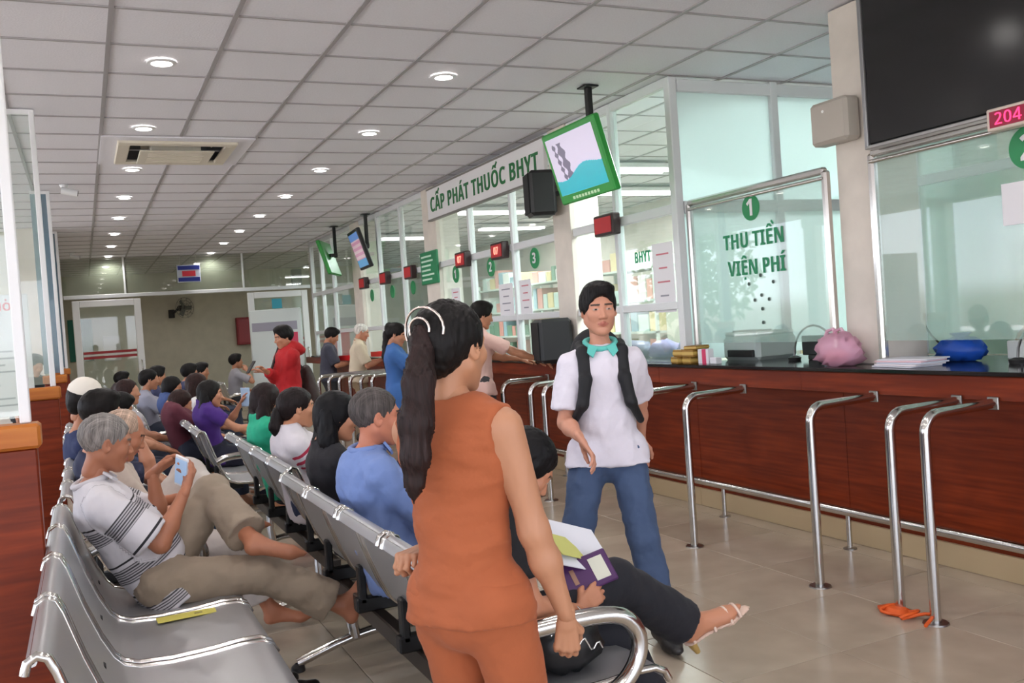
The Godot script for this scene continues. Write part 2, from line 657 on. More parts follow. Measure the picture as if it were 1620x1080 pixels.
		obj("stripe_white", bx(Vector3(w - 0.26, 0.03, 0.004), Vector3(w / 2, 1.395, 0.01)), mat(rgb(206, 200, 196), 0.6), d)
		obj("handle", MB.new().tube([Vector3(w - 0.06, 0.95, 0.03), Vector3(w - 0.06, 0.95, 0.08), Vector3(w - 0.06, 1.25, 0.08), Vector3(w - 0.06, 1.25, 0.03)], 0.012), M.chrome, d)

	# short glazed dividers along the left side
	var tint := [M.glass, M.glass, pane(rgb(112, 136, 152), 0.75), pane(rgb(112, 136, 152), 0.75)]
	var wid := [1.4, 0.22, 0.2, 0.2]
	for k in 4:
		var z := -3.6 - 3.6 * k
		var d := thing("glazed_divider", ["orange wood divider with white post behind the empty steel seats", "short wood divider with white post beyond the striped-shirt man", "short wood divider with blue-grey glass next along the aisle", "short wood divider with blue-grey glass farthest along the aisle"][k], "divider", Vector3(-0.165 - 0.008 * k, 0, z), 0.0, "wood and glass dividers along the left aisle")
		var w: float = wid[k]
		obj("panel", bx(Vector3(w, 1.18, 0.09), Vector3(-w / 2, 0.59, 0), 0.006), M.woodred, d)
		obj("cap", bx(Vector3(w + 0.03, 0.085, 0.13), Vector3(-w / 2, 1.2225, 0), 0.01), M.woodcap, d)
		obj("post", bx(Vector3(0.035, CEIL - 1.267, 0.045), Vector3(-0.03, 1.265 + (CEIL - 1.265) / 2, 0), 0.004), M.white, d)
		obj("pane", bx(Vector3(w - 0.05, CEIL - 1.30, 0.008), Vector3(-w / 2 - 0.022, 1.285 + (CEIL - 1.3) / 2, 0)), tint[k], d)
		obj("head_bar", bx(Vector3(w - 0.04, 0.03, 0.04), Vector3(-w / 2 - 0.022, CEIL - 0.016, 0)), M.white, d)

	# trees in the yard
	var spots_t := [Vector3(-2.4, 0, -20.0), Vector3(-5.6, 0, -18.6), Vector3(10.0, 0, -4.2), Vector3(10.4, 0, -0.6), Vector3(11.4, 0, -7.8)]
	for k in spots_t.size():
		tree(spots_t[k], 4.2 + 0.4 * (k % 3), 60 + k, ["bushy green tree outside the left end window", "bushy green tree nearest the left end window post", "leafy green tree outside the cashier window", "second leafy tree outside the cashier window", "third leafy tree outside the cashier window"][k])

func tree(at: Vector3, h: float, sd: int, label: String):
	var t := thing("tree", label, "tree", at + Vector3(0, -0.25, 0), 0.0, "trees in the yard")
	var r := RandomNumberGenerator.new()
	r.seed = sd
	obj("trunk", MB.new().tube([Vector3(0, 0, 0), Vector3(0.06, h * 0.3, 0.03), Vector3(-0.02, h * 0.6, -0.02)], 0.11, 8, 0.06), mat(rgb(92, 78, 62), 0.9), t)
	var lf := MB.new()
	for k in 1500:
		var d := Vector3(r.randfn(), r.randfn(), r.randfn()).normalized() * pow(r.randf(), 0.45)
		var c := Vector3(d.x * 1.5, h * 0.58 + d.y * h * 0.36, d.z * 1.5)
		var a := Vector3(r.randfn(), r.randfn(), r.randfn()).normalized() * 0.14
		var b := a.cross(Vector3(r.randfn(), r.randfn(), r.randfn())).normalized() * 0.06
		lf.quad(c - a, c + b, c + a, c - b)
	var f := obj("foliage", lf, mat(rgb(104, 140, 66), 0.6, 0.0, {"backlight_enabled": true, "backlight": rgb(120, 150, 60), "cull_mode": BaseMaterial3D.CULL_DISABLED}), t)
	f.set_meta("kind", "stuff")

# ---------------------------------------------------------------- pharmacy partition and what stands behind it
func partition():
	var X := 4.0
	var posts := [[-5.62, 0.07], [-6.44, 0.05], [-8.42, 0.05], [-9.53, 0.05], [-11.93, 0.05], [-13.0, 0.05], [-15.72, 0.05], [-16.55, 0.05], [-17.32, 0.09]]
	var t := struct("wall_pharmacy", null, null)
	for p in posts:
		obj("mullion", bx(Vector3(0.07, CEIL - 1.103, p[1]), Vector3(X, 1.102 + (CEIL - 1.103) / 2, p[0]), 0.006), M.alu, t)
	var cols := [[-7.16, -7.48], [-10.5, -10.95], [-13.9, -14.35]]
	for c in cols:
		obj("column", bx(Vector3(0.3, CEIL - 1.102, c[0] - c[1]), Vector3(X + 0.1, 1.102 + (CEIL - 1.102) / 2, (c[0] + c[1]) / 2), 0.006), M.cream, t)
	var edges := []
	for p in posts: edges.append([p[0] + p[1] / 2, p[0] - p[1] / 2])
	for c in cols: edges.append(c)
	edges.sort_custom(func(a, b): return a[0] > b[0])
	for k in edges.size() - 1:
		var z0: float = edges[k][1]
		var z1: float = edges[k + 1][0]
		var zc := (z0 + z1) / 2
		var w := z0 - z1
		for y in [3.15, 2.23, 1.525]:
			obj("rail", bx(Vector3(0.06, 0.07 if y > 2 else 0.06, w), Vector3(X, y, zc), 0.005), M.alu, t)
		for yy in [[2.265, 3.115], [1.555, 2.195], [1.104, 1.495]]:
			if yy[0] < 1.2 and k in [1, 3, 6]: continue         # the serving hatches stand open
			obj("pane", bx(Vector3(0.008, yy[1] - yy[0], w), Vector3(X, (yy[0] + yy[1]) / 2, zc)), M.glass, t)
	# return wall of frosted panes beside the cashier booth
	var rw := struct("wall_cashier_return", null, null)
	var Z := -5.62
	for y in [3.12, 2.235]:
		obj("rail", bx(Vector3(2.9, 0.09, 0.07), Vector3(5.49, y, Z), 0.006), M.alu, rw)
	for x in [4.93, 5.9, 6.9]:
		obj("mullion", bx(Vector3(0.07, CEIL - 0.002, 0.08), Vector3(x, CEIL / 2, Z), 0.006), M.alu, rw)
	for xx in [[4.04, 4.895], [4.965, 5.865], [5.935, 6.865]]:
		obj("pane", bx(Vector3(xx[1] - xx[0], 0.80, 0.012), Vector3((xx[0] + xx[1]) / 2, 2.68, Z)), M.frost, rw)
		obj("pane", bx(Vector3(xx[1] - xx[0], 1.08, 0.012), Vector3((xx[0] + xx[1]) / 2, 1.65, Z)), M.frost, rw)
		if xx[0] > 4.5: obj("lower_panel", bx(Vector3(xx[1] - xx[0], 1.06, 0.03), Vector3((xx[0] + xx[1]) / 2, 0.55, Z)), M.alu, rw)

	# ceiling tubes inside the pharmacy
	var gl := glow(Color(1.0, 1.0, 1.0), 5.0)
	for p in [Vector3(5.45, 3.06, -6.35), Vector3(5.6, 3.06, -8.9), Vector3(6.9, 3.06, -10.6), Vector3(5.5, 3.06, -12.4), Vector3(6.9, 3.06, -14.6), Vector3(5.4, 3.06, -15.8)]:
		var f := thing("fluorescent_light", "white fluorescent ceiling light lit inside the glazed pharmacy", "ceiling light", p, 0.0, "fluorescent lights in the pharmacy")
		obj("housing", bx(Vector3(1.24, 0.05, 0.26), Vector3(0, 0.07, 0), 0.01), M.white, f)
		for s in [-0.07, 0.07]:
			obj("tube", MB.new().tube([Vector3(-0.6, 0.025, s), Vector3(0.6, 0.025, s)], 0.018, 10), gl, f)
		var l := AreaLight3D.new()
		l.name = "lamp"
		f.add_child(l)
		l.position = Vector3(0, -0.0, 0)
		l.rotation.x = -PI / 2
		l.area_size = Vector2(1.2, 0.24)
		l.light_energy = 9.0 if p.z < -7.0 else 24.0
		l.light_color = Color(0.94, 1.0, 0.98)
		l.area_range = 20.0
		l.shadow_enabled = true

	# shelving and cupboards in the pharmacy
	var r := RandomNumberGenerator.new()
	r.seed = 11
	var sh := mat(rgb(196, 206, 198), 0.5)
	var tints := [rgb(222, 222, 216), rgb(186, 204, 196), rgb(214, 196, 150), rgb(150, 176, 186), rgb(206, 150, 140), rgb(120, 150, 130)]
	var tn := ["white", "pale green", "straw-coloured", "blue-grey", "pink", "dull green"]
	for k in 5:
		var s := thing("medicine_shelf", "pale metal shelf of medicine cartons standing inside the pharmacy", "shelf", Vector3(7.4, 0, -7.2 - 2.2 * k), 0.0, "medicine shelves in the pharmacy")
		for y in [0.3, 0.75, 1.2, 1.65, 2.1]:
			obj("shelf_board", bx(Vector3(0.5, 0.03, 1.8), Vector3(0, y, 0)), sh, s)
		for e in [[-0.23, -0.88], [0.23, -0.88], [-0.23, 0.88], [0.23, 0.88]]:
			obj("upright", bx(Vector3(0.04, 2.2, 0.04), Vector3(e[0], 1.1, e[1])), sh, s)
		for y in [0.75, 1.2, 1.65, 2.1]:
			var z := -0.8
			while z < 0.75:
				var w := r.randf_range(0.12, 0.3)
				var hh := r.randf_range(0.15, 0.36)
				var ti := r.randi() % 6
				solo("carton", bx(Vector3(0.36, hh, w - 0.012), Vector3.ZERO, 0.004), mat(tints[ti], 0.7), "%s medicine carton on a pharmacy shelf behind the glass" % tn[ti], "box", s.position + Vector3(0, y + 0.016 + hh / 2, z + w / 2), 0.0, "medicine cartons on the pharmacy shelves")
				z += w + 0.02
	# work desks with screens behind the hatches
	for k in 4:
		var z: float = [-8.9, -9.9, -12.4, -15.0][k]
		var d := thing("work_desk", "pale desk behind the pharmacy hatch", "desk", Vector3(5.15, 0, z), 0.0, "work desks behind the pharmacy glass")
		obj("top", bx(Vector3(0.65, 0.03, 0.9), Vector3(0, 0.98, 0), 0.004), mat(rgb(206, 204, 196), 0.5), d)
		for s in [-0.42, 0.42]:
			obj("side", bx(Vector3(0.6, 0.96, 0.03), Vector3(0, 0.48, s)), mat(rgb(186, 186, 180), 0.5), d)
		var m := thing("computer_monitor", "grey computer monitor on a desk behind the pharmacy glass", "monitor", Vector3(5.1, 0.995, z + 0.1), -0.5, "monitors behind the pharmacy glass")
		obj("foot", MB.new().lathe([Vector2(0.11, 0.0), Vector2(0.11, 0.012), Vector2(0.02, 0.02), Vector2(0.02, 0.2), Vector2(0.0, 0.2)], 14), M.dark, m)
		obj("case", bx(Vector3(0.05, 0.32, 0.44), Vector3(0.0, 0.32, 0), 0.01), mat(rgb(70, 84, 84), 0.5), m)
		obj("screen", bx(Vector3(0.004, 0.27, 0.39), Vector3(0.027, 0.33, 0)), mat(rgb(30, 40, 44), 0.2), m)
	# inner partition and cupboard seen through the glass
	var cb := thing("white_cupboard", "tall pale cupboard standing inside the pharmacy", "cupboard", Vector3(6.1, 0, -8.1))
	obj("carcass", bx(Vector3(0.5, 2.0, 0.9), Vector3(0, 1.0, 0), 0.01), mat(rgb(200, 206, 190), 0.5), cb)
	for s in [-0.225, 0.225]:
		var dr := obj("door", bx(Vector3(0.02, 1.9, 0.43), Vector3(-0.26, 1.0, s), 0.004), mat(rgb(214, 216, 200), 0.5), cb)
		obj("knob", bx(Vector3(0.03, 0.1, 0.015), Vector3(-0.28, 1.0, s - 0.17 * signf(s))), M.chrome, dr)

	# signs on the partition
	var sg := thing("pharmacy_sign", "long white sign with green capitals above the pharmacy hatches", "sign", Vector3(3.93, 2.955, -9.06))
	obj("board", bx(Vector3(0.04, 0.36, 3.12), Vector3.ZERO, 0.004), mat(rgb(226, 224, 226), 0.5), sg)
	for y in [-0.185, 0.185]:
		obj("edge_strip", bx(Vector3(0.05, 0.02, 3.14), Vector3(0, y, 0)), mat(rgb(120, 116, 112), 0.4), sg)
	letters("CÂP PHÁT THUÔC BHYT", 0.17, mat(rgb(14, 108, 54), 0.5), sg, facing_hall(Vector3(-0.023, -0.015, 0.0)), true, 2.9, "Droid Sans", [[1, "acute"], [12, "acute"]])

	var ledz := [-6.49, -8.62, -9.63, -11.47, -12.57, -13.65]
	for k in 6:
		var z: float = ledz[k]
		var d := thing("queue_display", ["dark red number display on the rail beside the cashier corner", "lit red number display on the rail beside the disc reading 3", "lit red number display on the rail beside the disc reading 2"][k] if k < 3 else "small dark red display on the far rail beyond the green notice", "display", Vector3(3.92, 2.215, z), 0.0, "red queue displays along the pharmacy rail")
		obj("case", bx(Vector3(0.08, 0.17, 0.30), Vector3.ZERO, 0.01), mat(rgb(44, 14, 16), 0.4), d)
		var face := obj("screen", bx(Vector3(0.004, 0.125, 0.255), Vector3(-0.042, 0, 0)), glow(rgb(150, 24, 30), 0.5), d)
		if k in [1, 2]:
			letters("07", 0.075, glow(rgb(255, 150, 130), 1.6), d, facing_hall(Vector3(-0.046, 0, 0.0)), true)

	var gs := thing("green_notice", "green notice board with white lines on the cream pharmacy column", "notice", Vector3(3.93, 2.215, -10.75))
	obj("board", bx(Vector3(0.03, 0.40, 0.58), Vector3.ZERO, 0.006), mat(rgb(20, 124, 78), 0.5), gs)
	var rl := RandomNumberGenerator.new(); rl.seed = 3
	for k in 6:
		var w := rl.randf_range(0.26, 0.46)
		obj("text_line", bx(Vector3(0.003, 0.022, w), Vector3(-0.0165, 0.14 - 0.056 * k, -0.24 + w / 2)), mat(rgb(196, 226, 206), 0.6), gs)

	# numbered discs on the panes
	for k in 3:
		var z: float = [-10.05, -9.03, -7.98][k]
		var d := thing("number_disc", ["green disc reading 1 on the pane above the white and red notice", "green disc reading 2 on the pane between the two lit red displays", "green disc reading 3 on the pane beside the cream column and loudspeaker"][k], "sticker", Vector3(3.99, 2.08, z), 0.0, "green numbered discs on the pharmacy glass")
		disc(d, 0.10, M.green)
		letters(str(k + 1), 0.10, M.paper, d, facing_hall(Vector3(-0.008, 0, 0)))
	for k in 3:
		var d := thing("number_disc", "small green disc on the far pharmacy panes under a red display", "sticker", Vector3(3.99, 2.02, [-11.6, -12.5, -13.5][k]), 0.0, "green discs on the far pharmacy panes")
		disc(d, 0.09, M.green)
	var bh := thing("glass_lettering", "green BHYT letters stuck on the pane beside the cashier window", "lettering", Vector3(3.99, 1.92, -6.11))
	letters("BHYT", 0.085, mat(rgb(24, 140, 96), 0.5), bh, facing_hall(Vector3.ZERO), true, 0.22)

	# notices taped to the glass
	for p in [[Vector3(3.985, 1.74, -5.83), 0.27, 0.52, "tall white notice with red lines taped to the glass beside the cashier"], [Vector3(3.985, 1.71, -8.22), 0.26, 0.36, "white notice with a small figure taped beside the mullion"], [Vector3(3.985, 1.70, -8.68), 0.34, 0.36, "white notice with three lines taped left of the mullion"], [Vector3(3.985, 1.77, -10.08), 0.26, 0.30, "white and red notice taped below the disc numbered 1"]]:
		var d := thing("taped_notice", p[3], "notice", p[0], 0.0, "notices taped to the pharmacy glass")
		obj("sheet", bx(Vector3(0.003, p[2], p[1])), M.paper, d)
		for k in 4:
			obj("text_line", bx(Vector3(0.002, 0.012, p[1] * (0.6 if k % 2 == 0 else 0.4)), Vector3(-0.002, p[2] * (0.34 - 0.2 * k), 0)), mat(rgb(196, 120, 130) if p[1] < 0.28 and k < 3 else rgb(140, 140, 150), 0.8), d)

func disc(parent: Node, r: float, m: Material) -> MeshInstance3D:
	return obj("disc", MB.new().lathe([Vector2(0, -0.003), Vector2(r, -0.003), Vector2(r, 0.003), Vector2(0, 0.003)], 28, Transform3D(Basis(Vector3(0, 0, 1), PI / 2), Vector3.ZERO)), m, parent)

# ---------------------------------------------------------------- counter, rails, cashier windows
func counter():
	var c := thing("service_counter", "long red-brown wooden service counter with dark stone top", "counter", Vector3(0, 0, 0))
	var z0 := 1.2
	var zz := z0
	var k := 0
	while zz > -17.2:
		var len := 1.5 if k > 0 else 1.0
		var zc := zz - len / 2
		obj("front_panel", bx(Vector3(0.03, 0.86, len - 0.004), Vector3(4.205, 0.56, zc), 0.002), M.woodred, c)
		obj("fascia_board", bx(Vector3(0.04, 0.115, len - 0.002), Vector3(3.885, 1.02, zc), 0.003), M.woodred, c)
		obj("soffit", bx(Vector3(0.30, 0.02, len), Vector3(4.05, 0.985, zc)), M.woodred, c)
		obj("plinth_tile", bx(Vector3(0.04, 0.13, len - 0.004), Vector3(4.19, 0.066, zc)), mat(rgb(198, 176, 140), 0.3), c)
		zz -= len
		k += 1
	obj("counter_top", bx(Vector3(0.95, 0.022, z0 + 17.3), Vector3(4.325, 1.09, (z0 - 17.3) / 2), 0.004), mat(rgb(26, 24, 24), 0.12), c)
	obj("back_panel", bx(Vector3(0.03, 1.0, z0 + 17.3), Vector3(4.75, 0.56, (z0 - 17.3) / 2)), M.woodred, c)

	var fr := thing("foot_rail", "long polished steel foot rail in front of the counter", "rail", Vector3(4.06, 0, 0))
	obj("bar", MB.new().tube([Vector3(0, 0.222, 1.0), Vector3(0, 0.222, -17.0)], 0.027, 12), M.chrome, fr)
	for j in 15:
		var z := 0.56 - 1.187 * j
		obj("post", MB.new().tube([Vector3(0, 0, z), Vector3(0, 0.2, z)], 0.016, 10), M.chrome, fr)
		obj("flange", MB.new().lathe([Vector2(0.04, 0.0), Vector2(0.04, 0.006), Vector2(0.016, 0.01)], 14, Transform3D(Basis(), Vector3(0, 0, z))), M.steel, fr)

	# queue rails: bent steel tubes from the floor to the counter
	var rz := [-3.01, -3.21, -3.735, -4.83, -5.36, -6.80, -7.05, -7.62]
	var near_labels := ["bent steel rail reached by the loose end of the orange string", "bent steel rail with the orange string heaped round its foot", "lone bent steel rail opposite the pink plastic bag", "bent steel rail opposite the gold cartons on the counter", "bent steel rail just behind the walking man", "bent steel rail of the close pair by the counter loudspeaker", "bent steel rail of the close pair by the counter loudspeaker", "single bent steel rail beside the person in pale pink"]
	var proto := queue_rail(near_labels[0], Vector3(3.40, 0, rz[0]))
	for j in range(1, rz.size()):
		copy(proto, Vector3(3.40, 0, rz[j]), 0.0, near_labels[j])
	for j in 6:
		queue_rail("long bent steel rail in the close row in front of the cream shirt", Vector3(2.76 + 0.088 * j, 0, -12.05 + 0.19 * j))
	# orange string round two feet
	var st := MB.new()
	var pts2 := []
	for a in 26:
		var q := a / 25.0
		pts2.append(Vector3(3.40 + 0.06 * sin(q * 17.0) - 0.05, 0.012 + 0.02 * absf(sin(q * 9.0)), -3.27 + 0.27 * q + 0.03 * cos(q * 13.0)))
	st.tube(pts2, 0.008, 6)
	st.lathe([Vector2(0.05, 0.0), Vector2(0.06, 0.012), Vector2(0.035, 0.028), Vector2(0.0, 0.03)], 9, Transform3D(Basis(Vector3.UP, 0.4).scaled(Vector3(1.0, 1.0, 1.7)), Vector3(3.37, 0.004, -3.21)))
	solo("orange_string", st, mat(rgb(222, 92, 30), 0.6), "tangled orange plastic string lying round two rail feet", "string")

	# cashier windows in polished steel frames
	var defs := [[-5.56, -4.20, 2.255, "cashier window with green lettering and the disc numbered 1"], [-3.84, -1.9, 2.285, "cashier window under the black screen with the disc numbered 2"]]
	for w in 2:
		var za: float = defs[w][0]; var zb: float = defs[w][1]; var top: float = defs[w][2]
		var d := thing("cashier_window", defs[w][3], "window", Vector3(4.06, 1.101, (za + zb) / 2))
		var hw := (zb - za) / 2
		var h := top - 1.101
		for s in [-1.0, 1.0]:
			obj("frame_post", bx(Vector3(0.05, h, 0.045), Vector3(0, h / 2, s * hw), 0.012), M.chrome, d)
		obj("frame_head", bx(Vector3(0.05, 0.045, hw * 2), Vector3(0, h, 0), 0.012), M.chrome, d)
		obj("frame_bead", MB.new().tube([Vector3(-0.02, h - 0.045, -hw), Vector3(-0.02, h - 0.045, hw)], 0.012, 8), M.chrome, d)
		var gp := obj("pane", bx(Vector3(0.008, h - 0.16, hw * 2 - 0.05), Vector3(0, 0.14 + (h - 0.16) / 2, 0)), M.glassgreen, d)
		for q in [[0, 0], [-0.07, 0.06], [0.07, 0.06], [0, 0.09], [0, -0.09], [0, 0.22], [-0.12, 0.17], [0.12, 0.17]]:
			obj("speech_hole", MB.new().lathe([Vector2(0, -0.006), Vector2(0.012, -0.006), Vector2(0.012, 0.006), Vector2(0, 0.006)], 10, Transform3D(Basis(Vector3(0, 0, 1), PI / 2), Vector3(0, 0.36 + q[1], q[0] + (0.05 if w == 0 else 0.15)))), mat(rgb(60, 76, 70), 0.5), d)
		if w == 0:
			var tl := mat(rgb(16, 128, 84), 0.5)
			letters("THU TIÊN", 0.10, tl, d, facing_hall(Vector3(-0.008, 0.822, 0.0)), true, 0.60, "Droid Sans", [[6, "grave"]])
			letters("VIÊN PHÍ", 0.10, tl, d, facing_hall(Vector3(-0.008, 0.640, 0.015)), true, 0.57, "Droid Sans", [[2, "dot"]])
			var dd := Node3D.new(); dd.name = "number"; d.add_child(dd); dd.position = Vector3(-0.006, 1.030, 0.0)
			disc(dd, 0.085, M.green)
			letters("1", 0.11, M.paper, dd, facing_hall(Vector3(-0.006, 0, 0)))
		else:
			var dd := Node3D.new(); dd.name = "number"; d.add_child(dd); dd.position = Vector3(-0.006, 1.035, -0.03)
			disc(dd, 0.10, M.green)
			letters("2", 0.12, M.paper, dd, facing_hall(Vector3(-0.006, 0, 0)))
			var sh := obj("notice", bx(Vector3(0.003, 0.20, 0.30), Vector3(-0.008, 0.785, -0.03)), M.paper, d)
			letters("DIC", 0.045, mat(rgb(30, 30, 34), 0.6), sh, facing_hall(Vector3(-0.004, 0.0, -0.085)), true, 0.11, "Droid Serif", [[1, "dot"]])

	# pillar between them
	struct("wall_pillar", bx(Vector3(0.32, CEIL - 1.102, 0.30), Vector3(4.28, 1.102 + (CEIL - 1.102) / 2, -4.02), 0.006), M.cream)
	# inner framing of the booth, seen through the glass
	var bf := struct("trim_3", null, null)
	for z in [-4.9, -3.3]:
		obj("mullion", bx(Vector3(0.06, 2.1, 0.06), Vector3(5.6, 2.1, z), 0.005), M.alu, bf)
	obj("rail", bx(Vector3(0.06, 0.07, 7.0), Vector3(5.6, 2.3, -2.2), 0.005), M.alu, bf)
	obj("pane", bx(Vector3(0.01, 1.25, 7.0), Vector3(5.6, 1.65, -2.2)), pane(rgb(150, 190, 172), 0.5), bf)
	obj("upper_pane", bx(Vector3(0.01, 0.8, 7.0), Vector3(5.6, 2.74, -2.2)), pane(rgb(170, 204, 192), 0.3), bf)
	obj("lower_wall", bx(Vector3(0.08, 1.05, 7.0), Vector3(5.6, 0.52, -2.2)), M.cream, bf)

	# grey box on the pillar
	var gb := thing("wall_box", "grey plastic equipment box mounted on the cream pillar", "box", Vector3(4.06, 2.52, -4.10))
	obj("case", bx(Vector3(0.12, 0.25, 0.29), Vector3.ZERO, 0.02), mat(rgb(176, 168, 158), 0.5), gb)
	obj("lamp", MB.new().lathe([Vector2(0.009, 0.0), Vector2(0.008, 0.003), Vector2(0, 0.004)], 10, Transform3D(Basis(Vector3(0, 0, 1), PI / 2), Vector3(-0.06, 0.065, -0.03))), mat(rgb(240, 240, 240), 0.4), gb)
	obj("bracket", bx(Vector3(0.06, 0.06, 0.1), Vector3(0.08, 0, 0)), M.dark, gb)

	# large black screen
	var tv := thing("wall_screen", "large dark switched-off screen hung above the cashier window", "screen", Vector3(3.985, 2.735, -2.86))
	obj("panel", bx(Vector3(0.05, 0.84, 1.80), Vector3.ZERO, 0.008), mat(rgb(30, 30, 31), 0.16), tv)
	for s in [-0.912, 0.912]:
		obj("bezel", bx(Vector3(0.07, 0.87, 0.025), Vector3(0, 0, s), 0.004), mat(rgb(150, 150, 152), 0.3, 0.6), tv)
	for y in [-0.432, 0.432]:
		obj("bezel", bx(Vector3(0.07, 0.02, 1.85), Vector3(0, y, 0), 0.004), mat(rgb(160, 158, 156), 0.3, 0.6), tv)
	var ld := thing("number_display", "red digital number display reading 204 below the black screen", "display", Vector3(3.955, 2.275, -2.86))
	obj("case", bx(Vector3(0.07, 0.105, 0.30), Vector3.ZERO, 0.006), mat(rgb(206, 190, 178), 0.5), ld)
	obj("screen", bx(Vector3(0.004, 0.075, 0.262), Vector3(-0.036, 0, 0)), glow(rgb(120, 4, 40), 0.5), ld)
	letters("204", 0.055, glow(rgb(255, 60, 120), 1.6), ld, facing_hall(Vector3(-0.040, 0, -0.035)), false, 0.135, "Droid Sans Mono")

	counter_things()

func queue_rail(label: String, at: Vector3) -> Node3D:
	var t := thing("queue_rail", label, "rail", at, 0.0, "steel queue rails in front of the counter")
	var reach := 3.855 - at.x
	var pts := [Vector3(0, 0.004, 0), Vector3(0, 0.45, 0), Vector3(0, 0.86, 0)]
	for a in range(1, 7):
		var an := PI / 2 * a / 6.0
		pts.append(Vector3(0.085 * (1 - cos(an)), 0.86 + 0.085 * sin(an), 0))
	pts.append(Vector3(0.3, 0.949, 0))
	pts.append(Vector3(reach, 0.953, 0))
	obj("tube", MB.new().tube(pts, 0.024, 14), M.chrome, t)
	obj("floor_plate", MB.new().lathe([Vector2(0.058, 0.0), Vector2(0.055, 0.007), Vector2(0, 0.008)], 18), M.steel, t)
	obj("wall_plate", bx(Vector3(0.012, 0.06, 0.06), Vector3(reach + 0.001, 0.953, 0), 0.003), M.steel, t)
	return t

func blob(at: Vector3, r: Vector3, seg: int, amp: float, sd: int, flat_y := -1e9) -> MB:
	var nz := FastNoiseLite.new()
	nz.seed = sd
	nz.frequency = 3.0
	var m := MB.new()
	var rows := seg / 2
	for i in rows + 1:
		var ph := PI * i / rows
		for j in seg + 1:
			var th := TAU * j / seg
			var d := Vector3(sin(ph) * cos(th), cos(ph), sin(ph) * sin(th))
			var q := 1.0 + amp * nz.get_noise_3dv(d)
			var p := at + d * r * q
			p.y = maxf(p.y, flat_y)
			m.vert(p, (d / r).normalized())
	for i in rows:
		for j in seg:
			var a := i * (seg + 1) + j
			var b := a + seg + 1
			m.ix.append_array(PackedInt32Array([a, b, b + 1, a, b + 1, a + 1]))
	return m

